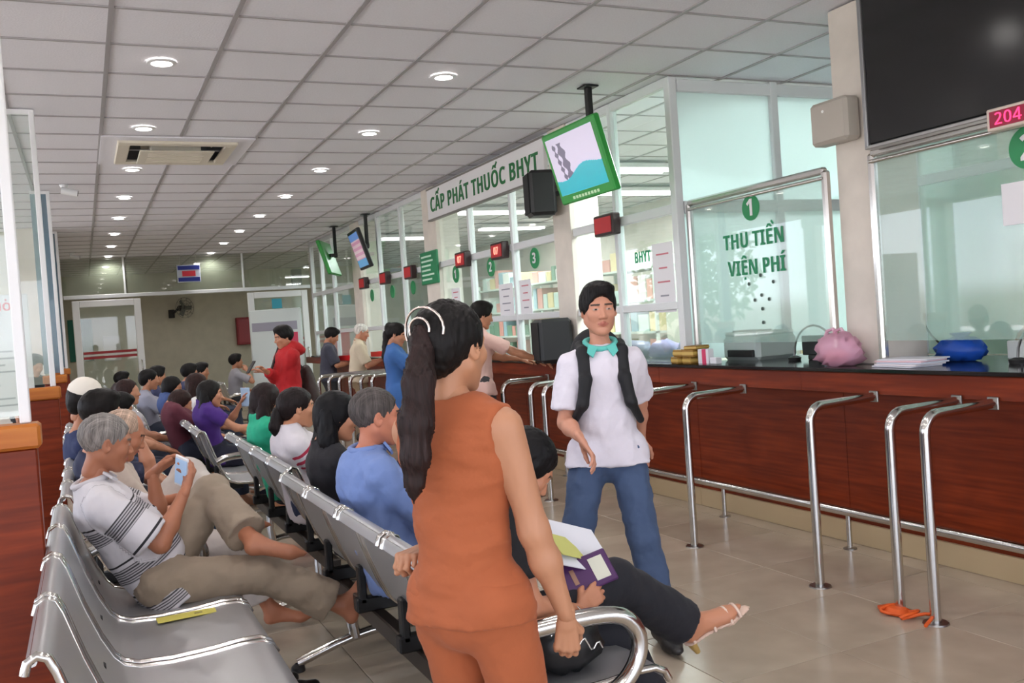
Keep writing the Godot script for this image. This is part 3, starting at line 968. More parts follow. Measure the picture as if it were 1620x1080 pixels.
func counter_things():
	var Y := 1.1015
	# pink carrier bag
	var pb := thing("pink_plastic_bag", "pink translucent plastic bag resting on the counter by the pillar", "bag", Vector3(4.0, Y, -4.12))
	var pm := mat(Color8(230, 172, 196, 170), 0.35, 0.0, {"transparency": BaseMaterial3D.TRANSPARENCY_ALPHA})
	obj("pouch", blob(Vector3(0, 0.085, 0), Vector3(0.10, 0.10, 0.155), 26, 0.5, 8, 0.001), pm, pb)
	for s in [-0.045, 0.02]:
		obj("handle", MB.new().tube([Vector3(0.0, 0.16, -0.06 + s), Vector3(0, 0.205, -0.035 + s), Vector3(0.01, 0.215, 0.0 + s), Vector3(0, 0.165, 0.05 + s)], 0.011, 7), pm, pb)
	obj("contents", blob(Vector3(0, 0.05, -0.02), Vector3(0.06, 0.05, 0.09), 16, 0.3, 3, 0.004), mat(rgb(214, 96, 84), 0.6), pb)
	# gold boxes
	var gm := mat(rgb(150, 112, 44), 0.4, 0.2)
	var spots := [Vector3(3.96, Y + 0.025, -5.62), Vector3(3.97, Y + 0.025, -5.49), Vector3(3.97, Y + 0.076, -5.60), Vector3(3.96, Y + 0.076, -5.47), Vector3(3.97, Y + 0.115, -5.46)]
	for k in 5:
		var hh := 0.05 if k < 4 else 0.028
		var b := thing("gold_box", "small gold and brown carton in the heap on the counter", "box", spots[k], 0.1 * (k - 2), "gold cartons heaped on the counter")
		obj("carton", bx(Vector3(0.14, hh, 0.115), Vector3.ZERO, 0.004), gm, b)
		obj("band", bx(Vector3(0.142, hh * 0.4, 0.117)), mat(rgb(196, 164, 86), 0.4), b)
	var wb := thing("white_pink_box", "small upright white carton with a pink band on the counter", "box", Vector3(3.95, Y + 0.052, -5.33))
	obj("carton", bx(Vector3(0.05, 0.104, 0.12), Vector3.ZERO, 0.003), M.paper, wb)
	obj("band", bx(Vector3(0.052, 0.104, 0.045), Vector3(0, 0, 0.012)), mat(rgb(206, 50, 96), 0.5), wb)
	solo("small_white_box", bx(Vector3(0.05, 0.045, 0.07), Vector3.ZERO, 0.003), M.paper, "little white carton lying beside the pink-banded carton", "box", Vector3(3.95, Y + 0.0235, -5.22))
	# printer behind the glass
	var pr := thing("printer", "grey desktop printer behind the first cashier pane", "printer", Vector3(4.42, Y, -5.32), 0.0)
	obj("body", bx(Vector3(0.36, 0.17, 0.40), Vector3(0, 0.085, 0), 0.025), mat(rgb(190, 200, 196), 0.5), pr)
	obj("lid", bx(Vector3(0.34, 0.03, 0.36), Vector3(0, 0.185, 0), 0.01), mat(rgb(206, 212, 208), 0.5), pr)
	obj("paper_slot", bx(Vector3(0.1, 0.05, 0.28), Vector3(-0.15, 0.05, 0.02), 0.005), M.dark, pr)
	obj("paper_tray", bx(Vector3(0.16, 0.012, 0.24), Vector3(-0.06, 0.205, 0), 0.003), M.dark, pr)
	# monitor back, photo carton
	var mo := thing("black_monitor", "small black screen standing behind the first cashier pane", "monitor", Vector3(4.38, Y, -4.72))
	obj("case", bx(Vector3(0.03, 0.13, 0.22), Vector3(0, 0.095, 0), 0.006), M.black, mo)
	obj("foot", bx(Vector3(0.08, 0.03, 0.1), Vector3(0.02, 0.015, 0), 0.004), M.dark, mo)
	var pc := thing("photo_carton", "white and blue carton with pictures behind the first cashier pane", "box", Vector3(4.36, Y, -4.42))
	obj("carton", bx(Vector3(0.16, 0.16, 0.24), Vector3(0, 0.08, 0), 0.004), mat(rgb(186, 206, 216), 0.5), pc)
	obj("picture", bx(Vector3(0.002, 0.09, 0.20), Vector3(-0.081, 0.10, 0)), mat(rgb(96, 140, 176), 0.5), pc)
	obj("strip", bx(Vector3(0.002, 0.035, 0.22), Vector3(-0.081, 0.02, 0)), mat(rgb(70, 72, 66), 0.6), pc)
	# bent microphone stalks
	for q in [[Vector3(4.30, Y, -4.83), "bent black microphone stalk behind the first cashier pane"], [Vector3(4.30, Y, -3.20), "bent steel microphone stalk beside the blue bag"]]:
		var mk := thing("microphone", q[1], "microphone", q[0], 0.0, "bent microphone stalks on the counter")
		obj("base", MB.new().lathe([Vector2(0.04, 0.0), Vector2(0.045, 0.02), Vector2(0.02, 0.03), Vector2(0, 0.03)], 14), M.dark, mk)
		var ps := []
		for a in 13:
			var an := PI * a / 12.0
			ps.append(Vector3(0.0, 0.03 + 0.20 * sin(an), 0.19 - 0.19 * cos(an)))
		obj("stalk", MB.new().tube(ps, 0.007, 7), M.steel, mk)
	# blue bag, papers, cable, desk riser behind the second pane
	var bb := thing("blue_plastic_bag", "tied blue plastic bag behind the second cashier pane", "bag", Vector3(4.42, Y, -3.63))
	var bm := mat(Color8(28, 84, 190, 225), 0.35, 0.0, {"transparency": BaseMaterial3D.TRANSPARENCY_ALPHA})
	obj("pouch", blob(Vector3(0, 0.06, 0), Vector3(0.09, 0.075, 0.14), 22, 0.5, 21, 0.001), bm, bb)
	obj("knot", MB.new().lathe([Vector2(0.02, 0.10), Vector2(0.028, 0.13), Vector2(0.06, 0.155), Vector2(0.0, 0.14)], 12), bm, bb)
	for k in 5:
		solo("form_stack", bx(Vector3(0.21, 0.008, 0.30), Vector3.ZERO, 0.001), mat([rgb(206, 204, 214), rgb(222, 214, 218), rgb(196, 200, 214), rgb(226, 190, 196), rgb(214, 214, 220)][k], 0.8), "loose printed form in the pile on the counter beside the pillar", "paper", Vector3(4.05 + 0.01 * k, Y + 0.0045 + 0.0085 * k, -3.68 + 0.012 * (k % 3)), 0.06 * (k - 2), "printed forms piled on the counter")
	var ds := thing("white_ledge", "white raised ledge behind the second cashier pane", "ledge", Vector3(4.66, Y, -2.9))
	obj("board", bx(Vector3(0.22, 0.10, 1.1), Vector3(0, 0.05, 0), 0.006), mat(rgb(222, 224, 220), 0.4), ds)
	var cp := []
	for a in 14:
		var q := a / 13.0
		cp.append(Vector3(4.48 - 0.08 * q, 1.50 - 0.39 * pow(q, 0.6), -3.93 + 0.36 * q * q))
	solo("black_cable", MB.new().tube(cp, 0.006, 6), M.dark, "black cable hanging from a socket behind the second cashier pane", "cable")
	# plant posy and boxes near the walking man
	for k in 3:
		solo("folded_garment", blob(Vector3(0, 0.06, 0), Vector3(0.12, 0.085, 0.17), 16, 0.35, 30 + k, 0.001), mat([rgb(92, 96, 132), rgb(110, 104, 140), rgb(84, 88, 110)][k], 0.8), "heap of blue patterned cloth behind the pane beside the cashier booth", "cloth", Vector3(4.45, Y, -6.15 - 0.42 * k), 0.0, "heaps of blue cloth behind the hatch")
	# loudspeakers
	var s1 := speaker("black loudspeaker standing on the counter by the pharmacy column", Vector3(3.80, Y, -7.36), 0.34, 0.39, 0.3)
	var s2 := speaker("black loudspeaker hung on the pharmacy column below the sign", Vector3(3.78, 2.40, -7.36), 0.26, 0.40, 0.24)
	obj("bracket", bx(Vector3(0.12, 0.04, 0.04), Vector3(0.13, 0.2, 0)), M.black, s2)

func speaker(label: String, at: Vector3, w: float, h: float, dp: float) -> Node3D:
	var s := thing("loudspeaker", label, "loudspeaker", at, -0.25)
	obj("cabinet", bx(Vector3(dp, h, w), Vector3(0, h / 2, 0), 0.03), M.black, s)
	obj("grille", bx(Vector3(0.012, h - 0.05, w - 0.05), Vector3(-dp / 2 - 0.004, h / 2, 0), 0.004), mat(rgb(26, 26, 28), 0.8), s)
	for e in [-1, 1]:
		obj("foot", bx(Vector3(dp * 0.8, 0.012, 0.03), Vector3(0, -0.0005 + 0.006, e * w * 0.35)), M.dark, s)
	return s

# ---------------------------------------------------------------- hanging screens, far furniture
func hall_things():
	# tilted picture panels hung from the ceiling
	var defs := [[Vector3(3.375, 2.62, -5.96), 0.79, 0.55, 0.0, 0.28, 0, "tilted green-framed advertising screen hung beside the pharmacy sign"], [Vector3(3.60, 2.665, -14.5), 0.80, 0.55, -0.45, 0.30, 0, "tilted green-framed advertising screen hung farthest along the hall"], [Vector3(3.70, 2.665, -13.05), 0.78, 0.58, -0.1, 0.30, 1, "tilted black television showing a pink schedule hung over the counter"]]
	for d in defs:
		var t := thing("hanging_screen", d[6], "screen", d[0])
		t.rotation = Vector3(0, d[3], d[4])
		var w: float = d[1]; var h: float = d[2]
		var green: bool = d[5] == 0
		obj("case", bx(Vector3(0.06, h, w), Vector3(0.03, 0, 0), 0.012), mat(rgb(40, 150, 58), 0.4) if green else M.black, t)
		var img := noise_image(128, 96, func(x: int, y: int):
			if not green:
				if y < 20: return rgb(110, 150, 226)
				if y > 74: return rgb(96, 160, 220)
				return rgb(226, 190, 206) if (y / 8) % 2 == 0 else rgb(214, 150, 186)
			var wave := 70.0 - 18.0 * (x / 128.0) + 6.0 * sin(x * 0.06)
			if y > wave: return rgb(14, 172, 190)
			var fig := absf(x - 30.0 - 0.18 * y) < 7.0 + 3.0 * sin(y * 0.3) or absf(x - 14.0 - 0.2 * y) < 3.0 + 2.0 * sin(y * 0.5)
			if fig and y > 10: return rgb(104, 96, 122)
			return rgb(206, 198, 222))
		var sm := StandardMaterial3D.new()
		sm.albedo_texture = img
		sm.emission_enabled = true
		sm.emission_texture = img
		sm.emission_energy_multiplier = 0.35
		sm.roughness = 0.25
		var f := MB.new()
		var iw := w - (0.09 if green else 0.08)
		var y0 := -h / 2 + (0.07 if green else 0.04)
		var y1 := h / 2 - 0.045
		f.quad(Vector3(-0.002, y0, -iw / 2), Vector3(-0.002, y0, iw / 2), Vector3(-0.002, y1, iw / 2), Vector3(-0.002, y1, -iw / 2))
		obj("screen", f, sm, t)
		if green:
			for k in 9:
				obj("caption", bx(Vector3(0.003, 0.022, 0.03), Vector3(-0.001, -h / 2 + 0.036, -0.18 + 0.045 * k)), mat(rgb(206, 236, 200), 0.6), t)
		var hp := thing("ceiling_bracket", "black ceiling pole carrying the %s" % ["near green screen", "farthest green screen", "pink schedule television"][defs.find(d)], "bracket", Vector3(d[0].x + 0.14, CEIL, d[0].z))
		obj("pole", bx(Vector3(0.045, CEIL - d[0].y - 0.02, 0.045), Vector3(0, -(CEIL - d[0].y - 0.02) / 2, 0), 0.004), M.black, hp)
		obj("plate", bx(Vector3(0.12, 0.012, 0.12), Vector3(0, -0.006, 0), 0.003), M.black, hp)
		obj("clamp", bx(Vector3(0.12, 0.05, 0.10), Vector3(-0.04, -(CEIL - d[0].y - 0.06), 0), 0.004), M.black, hp)

	# blue and red hanging sign
	var bs := thing("hanging_sign", "small blue sign with a red centre hung from the far ceiling", "sign", Vector3(1.93, 2.815, -18.55))
	obj("board", bx(Vector3(0.42, 0.33, 0.05), Vector3.ZERO, 0.006), mat(rgb(206, 214, 230), 0.5), bs)
	for y in [0.11, -0.11]:
		obj("band", bx(Vector3(0.39, 0.075, 0.01), Vector3(0, y, 0.026)), mat(rgb(34, 52, 150), 0.5), bs)
	obj("centre", bx(Vector3(0.24, 0.10, 0.01), Vector3(0, 0, 0.027)), mat(rgb(220, 50, 70), 0.5), bs)
	for s in [-0.15, 0.15]:
		obj("hanger", bx(Vector3(0.008, 0.2, 0.008), Vector3(s, 0.265, 0)), M.steel, bs)

	# wall fan on the far wall
	var wf := thing("wall_fan", "dark wall fan mounted high on the far beige wall", "fan", Vector3(2.16, 2.33, -23.05), 0.5)
	obj("mount", bx(Vector3(0.1, 0.2, 0.12), Vector3(-0.16, -0.12, -0.14), 0.01), M.dark, wf)
	obj("arm", MB.new().tube([Vector3(-0.16, -0.12, -0.1), Vector3(-0.08, -0.02, 0.0), Vector3(0, 0, 0.05)], 0.03, 8), M.dark, wf)
	obj("motor", MB.new().lathe([Vector2(0.0, -0.12), Vector2(0.07, -0.10), Vector2(0.075, 0.05), Vector2(0.0, 0.06)], 14, Transform3D(Basis(Vector3.RIGHT, PI / 2), Vector3(0, 0, 0.05))), M.dark, wf)
	for k in 3:
		obj("blade", MB.new().box(Basis(Vector3(0, 0, 1), k * TAU / 3) * Vector3(0.11, 0, 0.14), Vector3(0.18, 0.10, 0.006), Basis(Vector3(0, 0, 1), k * TAU / 3) * Basis(Vector3.RIGHT, 0.4)), mat(rgb(96, 98, 92), 0.5), wf)
	var cg := MB.new()
	for rr in [0.24, 0.17, 0.10]:
		var ring := []
		for a in 20: ring.append(Vector3(rr * cos(TAU * a / 20), rr * sin(TAU * a / 20), 0.16 + (0.24 - rr) * 0.2))
		cg.tube(ring, 0.005, 5, -1.0, true)
	for a in 10:
		var an := TAU * a / 10
		cg.tube([Vector3(0.03 * cos(an), 0.03 * sin(an), 0.21), Vector3(0.24 * cos(an), 0.24 * sin(an), 0.16), Vector3(0.10 * cos(an), 0.10 * sin(an), 0.03)], 0.004, 5)
	obj("guard", cg, mat(rgb(120, 118, 108), 0.4, 0.6), wf)

	# fire cabinet, dark box, green and white notices on the far wall
	var fc := thing("fire_cabinet", "dark red fire cabinet on the far wall beside the right glass door", "cabinet", Vector3(3.62, 1.70, -23.2))
	obj("case", bx(Vector3(0.42, 0.66, 0.2), Vector3.ZERO, 0.01), mat(rgb(140, 22, 34), 0.5), fc)
	obj("door", bx(Vector3(0.36, 0.58, 0.02), Vector3(0, 0, 0.105), 0.004), mat(rgb(152, 26, 38), 0.4), fc)
	solo("green_wall_notice", bx(Vector3(0.5, 0.95, 0.03), Vector3.ZERO, 0.005), mat(rgb(22, 104, 86), 0.5), "tall dark green notice on the far wall behind the left door", "notice", Vector3(-0.02, 1.73, -23.28))
	solo("white_wall_notice", bx(Vector3(0.36, 0.56, 0.02), Vector3.ZERO, 0.003), M.paper, "white notice on the far wall behind the left door pane", "notice", Vector3(0.62, 1.50, -23.28))
	solo("dark_wall_box", bx(Vector3(0.24, 0.44, 0.16), Vector3.ZERO, 0.01), mat(rgb(46, 50, 52), 0.5), "dark box high on the far wall near the pharmacy corner", "box", Vector3(4.95, 2.92, -23.2))

	# white kiosk board with magenta print behind the red hoodie
	var kb := thing("kiosk_board", "white standing board with magenta print beside the right glass door", "board", Vector3(3.30, 0, -17.55), -0.3)
	obj("panel", bx(Vector3(0.95, 2.0, 0.10), Vector3(0, 1.02, 0), 0.02), mat(rgb(206, 212, 212), 0.5), kb)
	obj("print", bx(Vector3(0.34, 0.9, 0.004), Vector3(0.22, 1.12, 0.052)), mat(rgb(206, 60, 92), 0.5), kb)
	obj("strip", bx(Vector3(0.82, 0.16, 0.004), Vector3(-0.02, 1.70, 0.052)), mat(rgb(150, 146, 160), 0.5), kb)
	obj("badge", bx(Vector3(0.18, 0.18, 0.02), Vector3(0.05, 2.12, 0.04)), mat(rgb(40, 140, 160), 0.5), kb)
	obj("foot", bx(Vector3(1.0, 0.03, 0.34), Vector3(0, 0.015, 0), 0.004), M.dark, kb)

	# poster board in the left room
	var po := thing("poster_board", "white printed poster board with a red heading in the left room", "poster", Vector3(-0.98, 1.50, -8.6), 0.1)
	obj("board", bx(Vector3(1.2, 1.0, 0.03), Vector3.ZERO, 0.004), mat(rgb(206, 208, 208), 0.6), po)
	letters("HOA", 0.065, mat(rgb(200, 40, 48), 0.5), po, Transform3D(Basis(), Vector3(0.44, 0.40, 0.018)), true, -1.0, "Droid Sans", [[1, "hook"]])
	var r := RandomNumberGenerator.new(); r.seed = 8
	for k in 14:
		var w := r.randf_range(0.7, 1.1)
		obj("text_line", bx(Vector3(w, 0.014, 0.002), Vector3(-0.56 + w / 2, 0.31 - 0.055 * k, 0.016)), mat(rgb(140, 144, 148), 0.7), po)
	for s in [-0.55, 0.55]:
		obj("leg", bx(Vector3(0.03, 1.1, 0.03), Vector3(s, -0.95, -0.02)), M.steel, po)
	# dome cameras on the ceiling by the posts
	for p in [Vector3(-0.05, CEIL, -10.4), Vector3(-0.05, CEIL, -17.6)]:
		var cm := thing("ceiling_camera", "small white security camera under the ceiling by the %s" % ("middle glazed divider" if p.z > -12 else "far end screen"), "camera", p, 0.0, "white security cameras")
		obj("mount", MB.new().lathe([Vector2(0.0, -0.03), Vector2(0.03, -0.03), Vector2(0.045, 0.0)], 12), M.white, cm)
		obj("body", MB.new().tube([Vector3(-0.03, -0.06, 0.02), Vector3(0.12, -0.09, 0.02)], 0.035, 12), M.white, cm)
		obj("eye", MB.new().tube([Vector3(0.12, -0.09, 0.02), Vector3(0.126, -0.091, 0.02)], 0.028, 12), M.black, cm)

# ---------------------------------------------------------------- benches
const SEAT_PROFILE := [Vector2(-0.168, 0.800), Vector2(-0.160, 0.826), Vector2(-0.140, 0.838), Vector2(-0.119, 0.828), Vector2(-0.104, 0.795), Vector2(-0.062, 0.66), Vector2(-0.018, 0.545), Vector2(0.018, 0.475), Vector2(0.050, 0.441), Vector2(0.098, 0.424), Vector2(0.20, 0.416), Vector2(0.34, 0.420), Vector2(0.44, 0.429), Vector2(0.50, 0.427), Vector2(0.535, 0.410), Vector2(0.550, 0.380)]
const PITCH := 0.56

func make_bench(label: String, at: Vector3, seats: int, arms: Array) -> Node3D:
	# x = 0 a hand's breadth before the back; seats run along z from at.z towards -z
	var t := thing("steel_bench", label, "bench", at, 0.0, "steel waiting benches")
	var shell := MB.new().sheet(SEAT_PROFILE, -0.245, 0.245, 0.006).mesh()
	var sm: Material = M.seat
	var L := PITCH * seats
	for k in seats:
		var zc := -PITCH * (k + 0.5)
		var s := obj("seat_shell", shell, sm, t)
		s.position = Vector3(0, 0, zc)
		for e in [-1.0, 1.0]:
			var pts := []
			for p in SEAT_PROFILE: pts.append(Vector3(p.x, p.y, e * 0.255))
			obj("edge_tube", MB.new().tube(pts, 0.0115, 8), M.chrome, s)
		obj("top_tube", MB.new().tube([Vector3(-0.15, 0.824, -0.255), Vector3(-0.15, 0.824, 0.255)], 0.010, 8), M.chrome, s)
		obj("bracket", bx(Vector3(0.22, 0.06, 0.05), Vector3(0.06, 0.375, 0), 0.006), M.black, s)
		obj("bracket_back", bx(Vector3(0.03, 0.16, 0.05), Vector3(-0.02, 0.46, 0), 0.006), M.black, s)
	obj("beam", bx(Vector3(0.055, 0.075, L), Vector3(0.04, 0.31, -L / 2), 0.006), mat(rgb(58, 50, 44), 0.4, 0.3), t)
	for z in [-PITCH * 0.7, -L + PITCH * 0.7]:
		var lg := obj("leg", MB.new().tube([Vector3(0.04, 0.29, z), Vector3(0.04, 0.16, z), Vector3(0.05, 0.10, z)], 0.028, 10), M.chrome, t)
		var pts := []
		for a in 11:
			var q := a / 10.0
			pts.append(Vector3(-0.22 + 0.86 * q, 0.035 + 0.085 * sin(q * PI), z))
		obj("foot_bar", MB.new().tube(pts, 0.021, 10), M.chrome, lg)
		for x in [-0.22, 0.64]:
			obj("glide", MB.new().lathe([Vector2(0.0, 0.0), Vector2(0.032, 0.0), Vector2(0.03, 0.02), Vector2(0.012, 0.035)], 12, Transform3D(Basis(), Vector3(x, 0, z))), M.dark, lg)
	for a in arms:
		var z: float = -PITCH * a
		var pts := []
		for p in [Vector2(-0.05, 0.60), Vector2(0.02, 0.625), Vector2(0.12, 0.632), Vector2(0.28, 0.632), Vector2(0.38, 0.615), Vector2(0.43, 0.565), Vector2(0.435, 0.50), Vector2(0.40, 0.44), Vector2(0.34, 0.40), Vector2(0.22, 0.36)]:
			pts.append(Vector3(p.x, p.y, z))
		var am := MB.new().tube(MB.curve(pts, 3), 0.026, 12)
		obj("armrest", am, M.chrome, t)
	return t

func benches():
	M.seat = mat(rgb(178, 178, 180), 0.34, 0.6)
	make_bench("steel bench with empty seats in front of the orange wood divider", Vector3(0.0, 0, -2.27), 4, [0.0, 4.0])
	make_bench("steel bench behind the man in the striped shirt, under the beige man", Vector3(0.02, 0, -4.72), 4, [4.0])
	make_bench("steel bench next along the left aisle under the white cap", Vector3(-0.02, 0, -7.28), 4, [0.0, 4.0])
	make_bench("steel bench beside the woman in orange", Vector3(0.99, 0, -2.34), 4, [0.0])
	make_bench("steel bench under the green and striped shirts", Vector3(1.05, 0, -4.68), 4, [4.0])
	make_bench("steel bench under the purple shirt", Vector3(0.89, 0, -7.2), 4, [0.0])
	make_bench("steel bench far along the middle row", Vector3(0.60, 0, -9.7), 4, [0.0])
	make_bench("steel bench farthest along the middle row", Vector3(0.60, 0, -12.1), 4, [0.0])
	var fb := make_bench("steel bench at the far end of the hall facing the camera side", Vector3(2.1, 0, -15.2), 3, [0.0, 3.0])
	fb.rotation.y = 0.0

# ---------------------------------------------------------------- bodies: capsules joined by a smooth minimum, meshed as surface nets
class Field:
	var o: Vector3
	var h: float
	var nx: int
	var ny: int
	var nz: int
	var d := PackedFloat32Array()

	func _init(lo: Vector3, hi: Vector3, cell: float):
		h = cell
		o = lo - Vector3.ONE * cell * 2.0
		var s := (hi - o) / cell
		nx = int(s.x) + 4
		ny = int(s.y) + 4
		nz = int(s.z) + 4
		d.resize(nx * ny * nz)
		d.fill(1.0)

	func span(lo: Vector3, hi: Vector3) -> PackedInt32Array:
		var a := (lo - o) / h
		var b := (hi - o) / h
		return PackedInt32Array([maxi(0, int(a.x)), mini(nx - 1, int(b.x) + 1), maxi(0, int(a.y)), mini(ny - 1, int(b.y) + 1), maxi(0, int(a.z)), mini(nz - 1, int(b.z) + 1)])

	# bone: [a, b, ra, rb, flat axis, flat factor, cut]
	func bone(q: Array, grow := 0.0, k := 0.03):
		var a: Vector3 = q[0]
		var b: Vector3 = q[1]
		var ra: float = q[2] + grow
		var dr: float = q[3] - q[2]
		var fa: Vector3 = q[4]
		var fs: float = 1.0 / q[5] - 1.0
		var cut: int = q[6]
		var ba := b - a
		var inv := 1.0 / maxf(ba.length_squared(), 1e-9)
		var ax := ba.normalized()
		var rm := maxf(ra, ra + dr) + k + h * 1.5
		var lo := a.min(b) - Vector3.ONE * rm
		var hi := a.max(b) + Vector3.ONE * rm
		var s := span(lo, hi)
		var c4 := 0.25 / k
		var flat := fs > 0.001
		for z in range(s[4], s[5] + 1):
			for y in range(s[2], s[3] + 1):
				var i := (z * ny + y) * nx + s[0]
				var p := Vector3(o.x + s[0] * h, o.y + y * h, o.z + z * h) - a
				for x in range(s[0], s[1] + 1):
					var pp := p
					if flat: pp += fa * (p.dot(fa) * fs)
					var t := clampf(pp.dot(ba) * inv, 0.0, 1.0)
					var e := (pp - ba * t).length() - ra - dr * t
					if cut == 1: e = maxf(e, (p - ba).dot(ax))
					elif cut == 2: e = maxf(e, -p.dot(ax))
					var f := d[i]
					var m := k - absf(e - f)
					if m > 0.0: d[i] = minf(e, f) - m * m * c4
					elif e < f: d[i] = e
					i += 1
					p.x += h

	# ellipsoid; sign -1 carves
	func ell(c: Vector3, r: Vector3, k := 0.01, sign := 1.0, bas := Basis()):
		var rm := maxf(r.x, maxf(r.y, r.z)) + k + h * 1.5
		var s := span(c - Vector3.ONE * rm, c + Vector3.ONE * rm)
		var c4 := 0.25 / k
		var tb := bas.transposed()
		var rot := bas != Basis()
		for z in range(s[4], s[5] + 1):
			for y in range(s[2], s[3] + 1):
				var i := (z * ny + y) * nx + s[0]
				var p := Vector3(o.x + s[0] * h, o.y + y * h, o.z + z * h) - c
				for x in range(s[0], s[1] + 1):
					var w := (tb * p if rot else p) / r
					var k0 := w.length()
					var k1 := (w / r).length()
					var e := k0 * (k0 - 1.0) / maxf(k1, 1e-6)
					var f := d[i]
					if sign > 0.0:
						var m := k - absf(e - f)
						if m > 0.0: d[i] = minf(e, f) - m * m * c4
						elif e < f: d[i] = e
					else:
						var m := k - absf(-e - f)
						if m > 0.0: d[i] = maxf(-e, f) + m * m * c4
						elif -e > f: d[i] = -e
					i += 1
					p.x += h

	# keep only where (p - c) . n < 0
	func plane(c: Vector3, n: Vector3):
		for z in nz:
			for y in ny:
				var i := (z * ny + y) * nx
				var e := (Vector3(o.x, o.y + y * h, o.z + z * h) - c).dot(n)
				var st := n.x * h
				for x in nx:
					if e > d[i]: d[i] = e
					e += st
					i += 1

	func net() -> MB:
		var mb := MB.new()
		var idx := PackedInt32Array()
		idx.resize(d.size())
		idx.fill(-1)
		var cells := PackedInt32Array()
		var lim := h * 3.2
		var sy := nx
		var sz := nx * ny
		for z in nz - 1:
			for y in ny - 1:
				var i := (z * ny + y) * nx - 1
				for x in nx - 1:
					i += 1
					var a := d[i]
					if a > lim or a < -lim: continue
					var b := d[i + 1]
					var c := d[i + sy]
					var e := d[i + sy + 1]
					var f := d[i + sz]
					var g := d[i + sz + 1]
					var j := d[i + sz + sy]
					var l := d[i + sz + sy + 1]
					if a < 0.0:
						if b < 0.0 and c < 0.0 and e < 0.0 and f < 0.0 and g < 0.0 and j < 0.0 and l < 0.0: continue
					elif b >= 0.0 and c >= 0.0 and e >= 0.0 and f >= 0.0 and g >= 0.0 and j >= 0.0 and l >= 0.0: continue
					var s := Vector3.ZERO
					var n := 0
					if (a < 0.0) != (b < 0.0): s += Vector3(a / (a - b), 0, 0); n += 1
					if (c < 0.0) != (e < 0.0): s += Vector3(c / (c - e), 1, 0); n += 1
					if (f < 0.0) != (g < 0.0): s += Vector3(f / (f - g), 0, 1); n += 1
					if (j < 0.0) != (l < 0.0): s += Vector3(j / (j - l), 1, 1); n += 1
					if (a < 0.0) != (c < 0.0): s += Vector3(0, a / (a - c), 0); n += 1
					if (b < 0.0) != (e < 0.0): s += Vector3(1, b / (b - e), 0); n += 1
					if (f < 0.0) != (j < 0.0): s += Vector3(0, f / (f - j), 1); n += 1
					if (g < 0.0) != (l < 0.0): s += Vector3(1, g / (g - l), 1); n += 1
					if (a < 0.0) != (f < 0.0): s += Vector3(0, 0, a / (a - f)); n += 1
					if (b < 0.0) != (g < 0.0): s += Vector3(1, 0, b / (b - g)); n += 1
					if (c < 0.0) != (j < 0.0): s += Vector3(0, 1, c / (c - j)); n += 1
					if (e < 0.0) != (l < 0.0): s += Vector3(1, 1, e / (e - l)); n += 1
					idx[i] = mb.v.size()
					mb.v.append(o + (Vector3(x, y, z) + s / n) * h)
					cells.append(i)
		for i in cells:
			var a := d[i] < 0.0
			var b := d[i + 1] < 0.0
			if a != b:
				var q0 := idx[i]; var q1 := idx[i - sy]; var q2 := idx[i - sy - sz]; var q3 := idx[i - sz]
				if q1 >= 0 and q2 >= 0 and q3 >= 0:
					if a: mb.ix.append_array(PackedInt32Array([q0, q1, q2, q0, q2, q3]))
					else: mb.ix.append_array(PackedInt32Array([q0, q2, q1, q0, q3, q2]))
			b = d[i + sy] < 0.0
			if a != b:
				var q0 := idx[i]; var q1 := idx[i - sz]; var q2 := idx[i - sz - 1]; var q3 := idx[i - 1]
				if q1 >= 0 and q2 >= 0 and q3 >= 0:
					if a: mb.ix.append_array(PackedInt32Array([q0, q1, q2, q0, q2, q3]))
					else: mb.ix.append_array(PackedInt32Array([q0, q2, q1, q0, q3, q2]))
			b = d[i + sz] < 0.0
			if a != b:
				var q0 := idx[i]; var q1 := idx[i - 1]; var q2 := idx[i - 1 - sy]; var q3 := idx[i - sy]
				if q1 >= 0 and q2 >= 0 and q3 >= 0:
					if a: mb.ix.append_array(PackedInt32Array([q0, q1, q2, q0, q2, q3]))
					else: mb.ix.append_array(PackedInt32Array([q0, q2, q1, q0, q3, q2]))
		return mb

# smooth normals from the faces; winding is turned so that front faces are clockwise
static func smooth_normals(mb: MB):
	var n := PackedVector3Array()
	n.resize(mb.v.size())
	var ix := mb.ix
	var v := mb.v
	for i in range(0, ix.size(), 3):
		var a := ix[i]; var b := ix[i + 1]; var c := ix[i + 2]
		var f := (v[c] - v[a]).cross(v[b] - v[a])
		n[a] += f; n[b] += f; n[c] += f
	for i in n.size(): n[i] = n[i].normalized()
	mb.n = n

func ruffle(mb: MB, amp: float, freq: Vector3, sd: int):
	smooth_normals(mb)
	var nz := FastNoiseLite.new()
	nz.seed = sd
	nz.frequency = 1.0
	nz.fractal_octaves = 3
	nz.noise_type = FastNoiseLite.TYPE_SIMPLEX_SMOOTH
	for i in mb.v.size():
		mb.v[i] += mb.n[i] * (amp * nz.get_noise_3dv(mb.v[i] * freq))
	smooth_normals(mb)

func net_of(bones: Array, cell: float, grow := 0.0, k := 0.03) -> MB:
	var lo := Vector3.ONE * 1e9
	var hi := -lo
	for q in bones:
		var r := maxf(q[2], q[3]) + absf(grow) + 0.02
		lo = lo.min(q[0].min(q[1]) - Vector3.ONE * r)
		hi = hi.max(q[0].max(q[1]) + Vector3.ONE * r)
	var f := Field.new(lo, hi, cell)
	for q in bones: f.bone(q, grow, k)
	return f.net()

static func bn(a: Vector3, b: Vector3, ra: float, rb: float, fa := Vector3.ZERO, fs := 1.0, cut := 0) -> Array:
	return [a, b, ra, rb, fa, fs, cut]

# ---------------------------------------------------------------- heads, hands, hair
var templates := {}

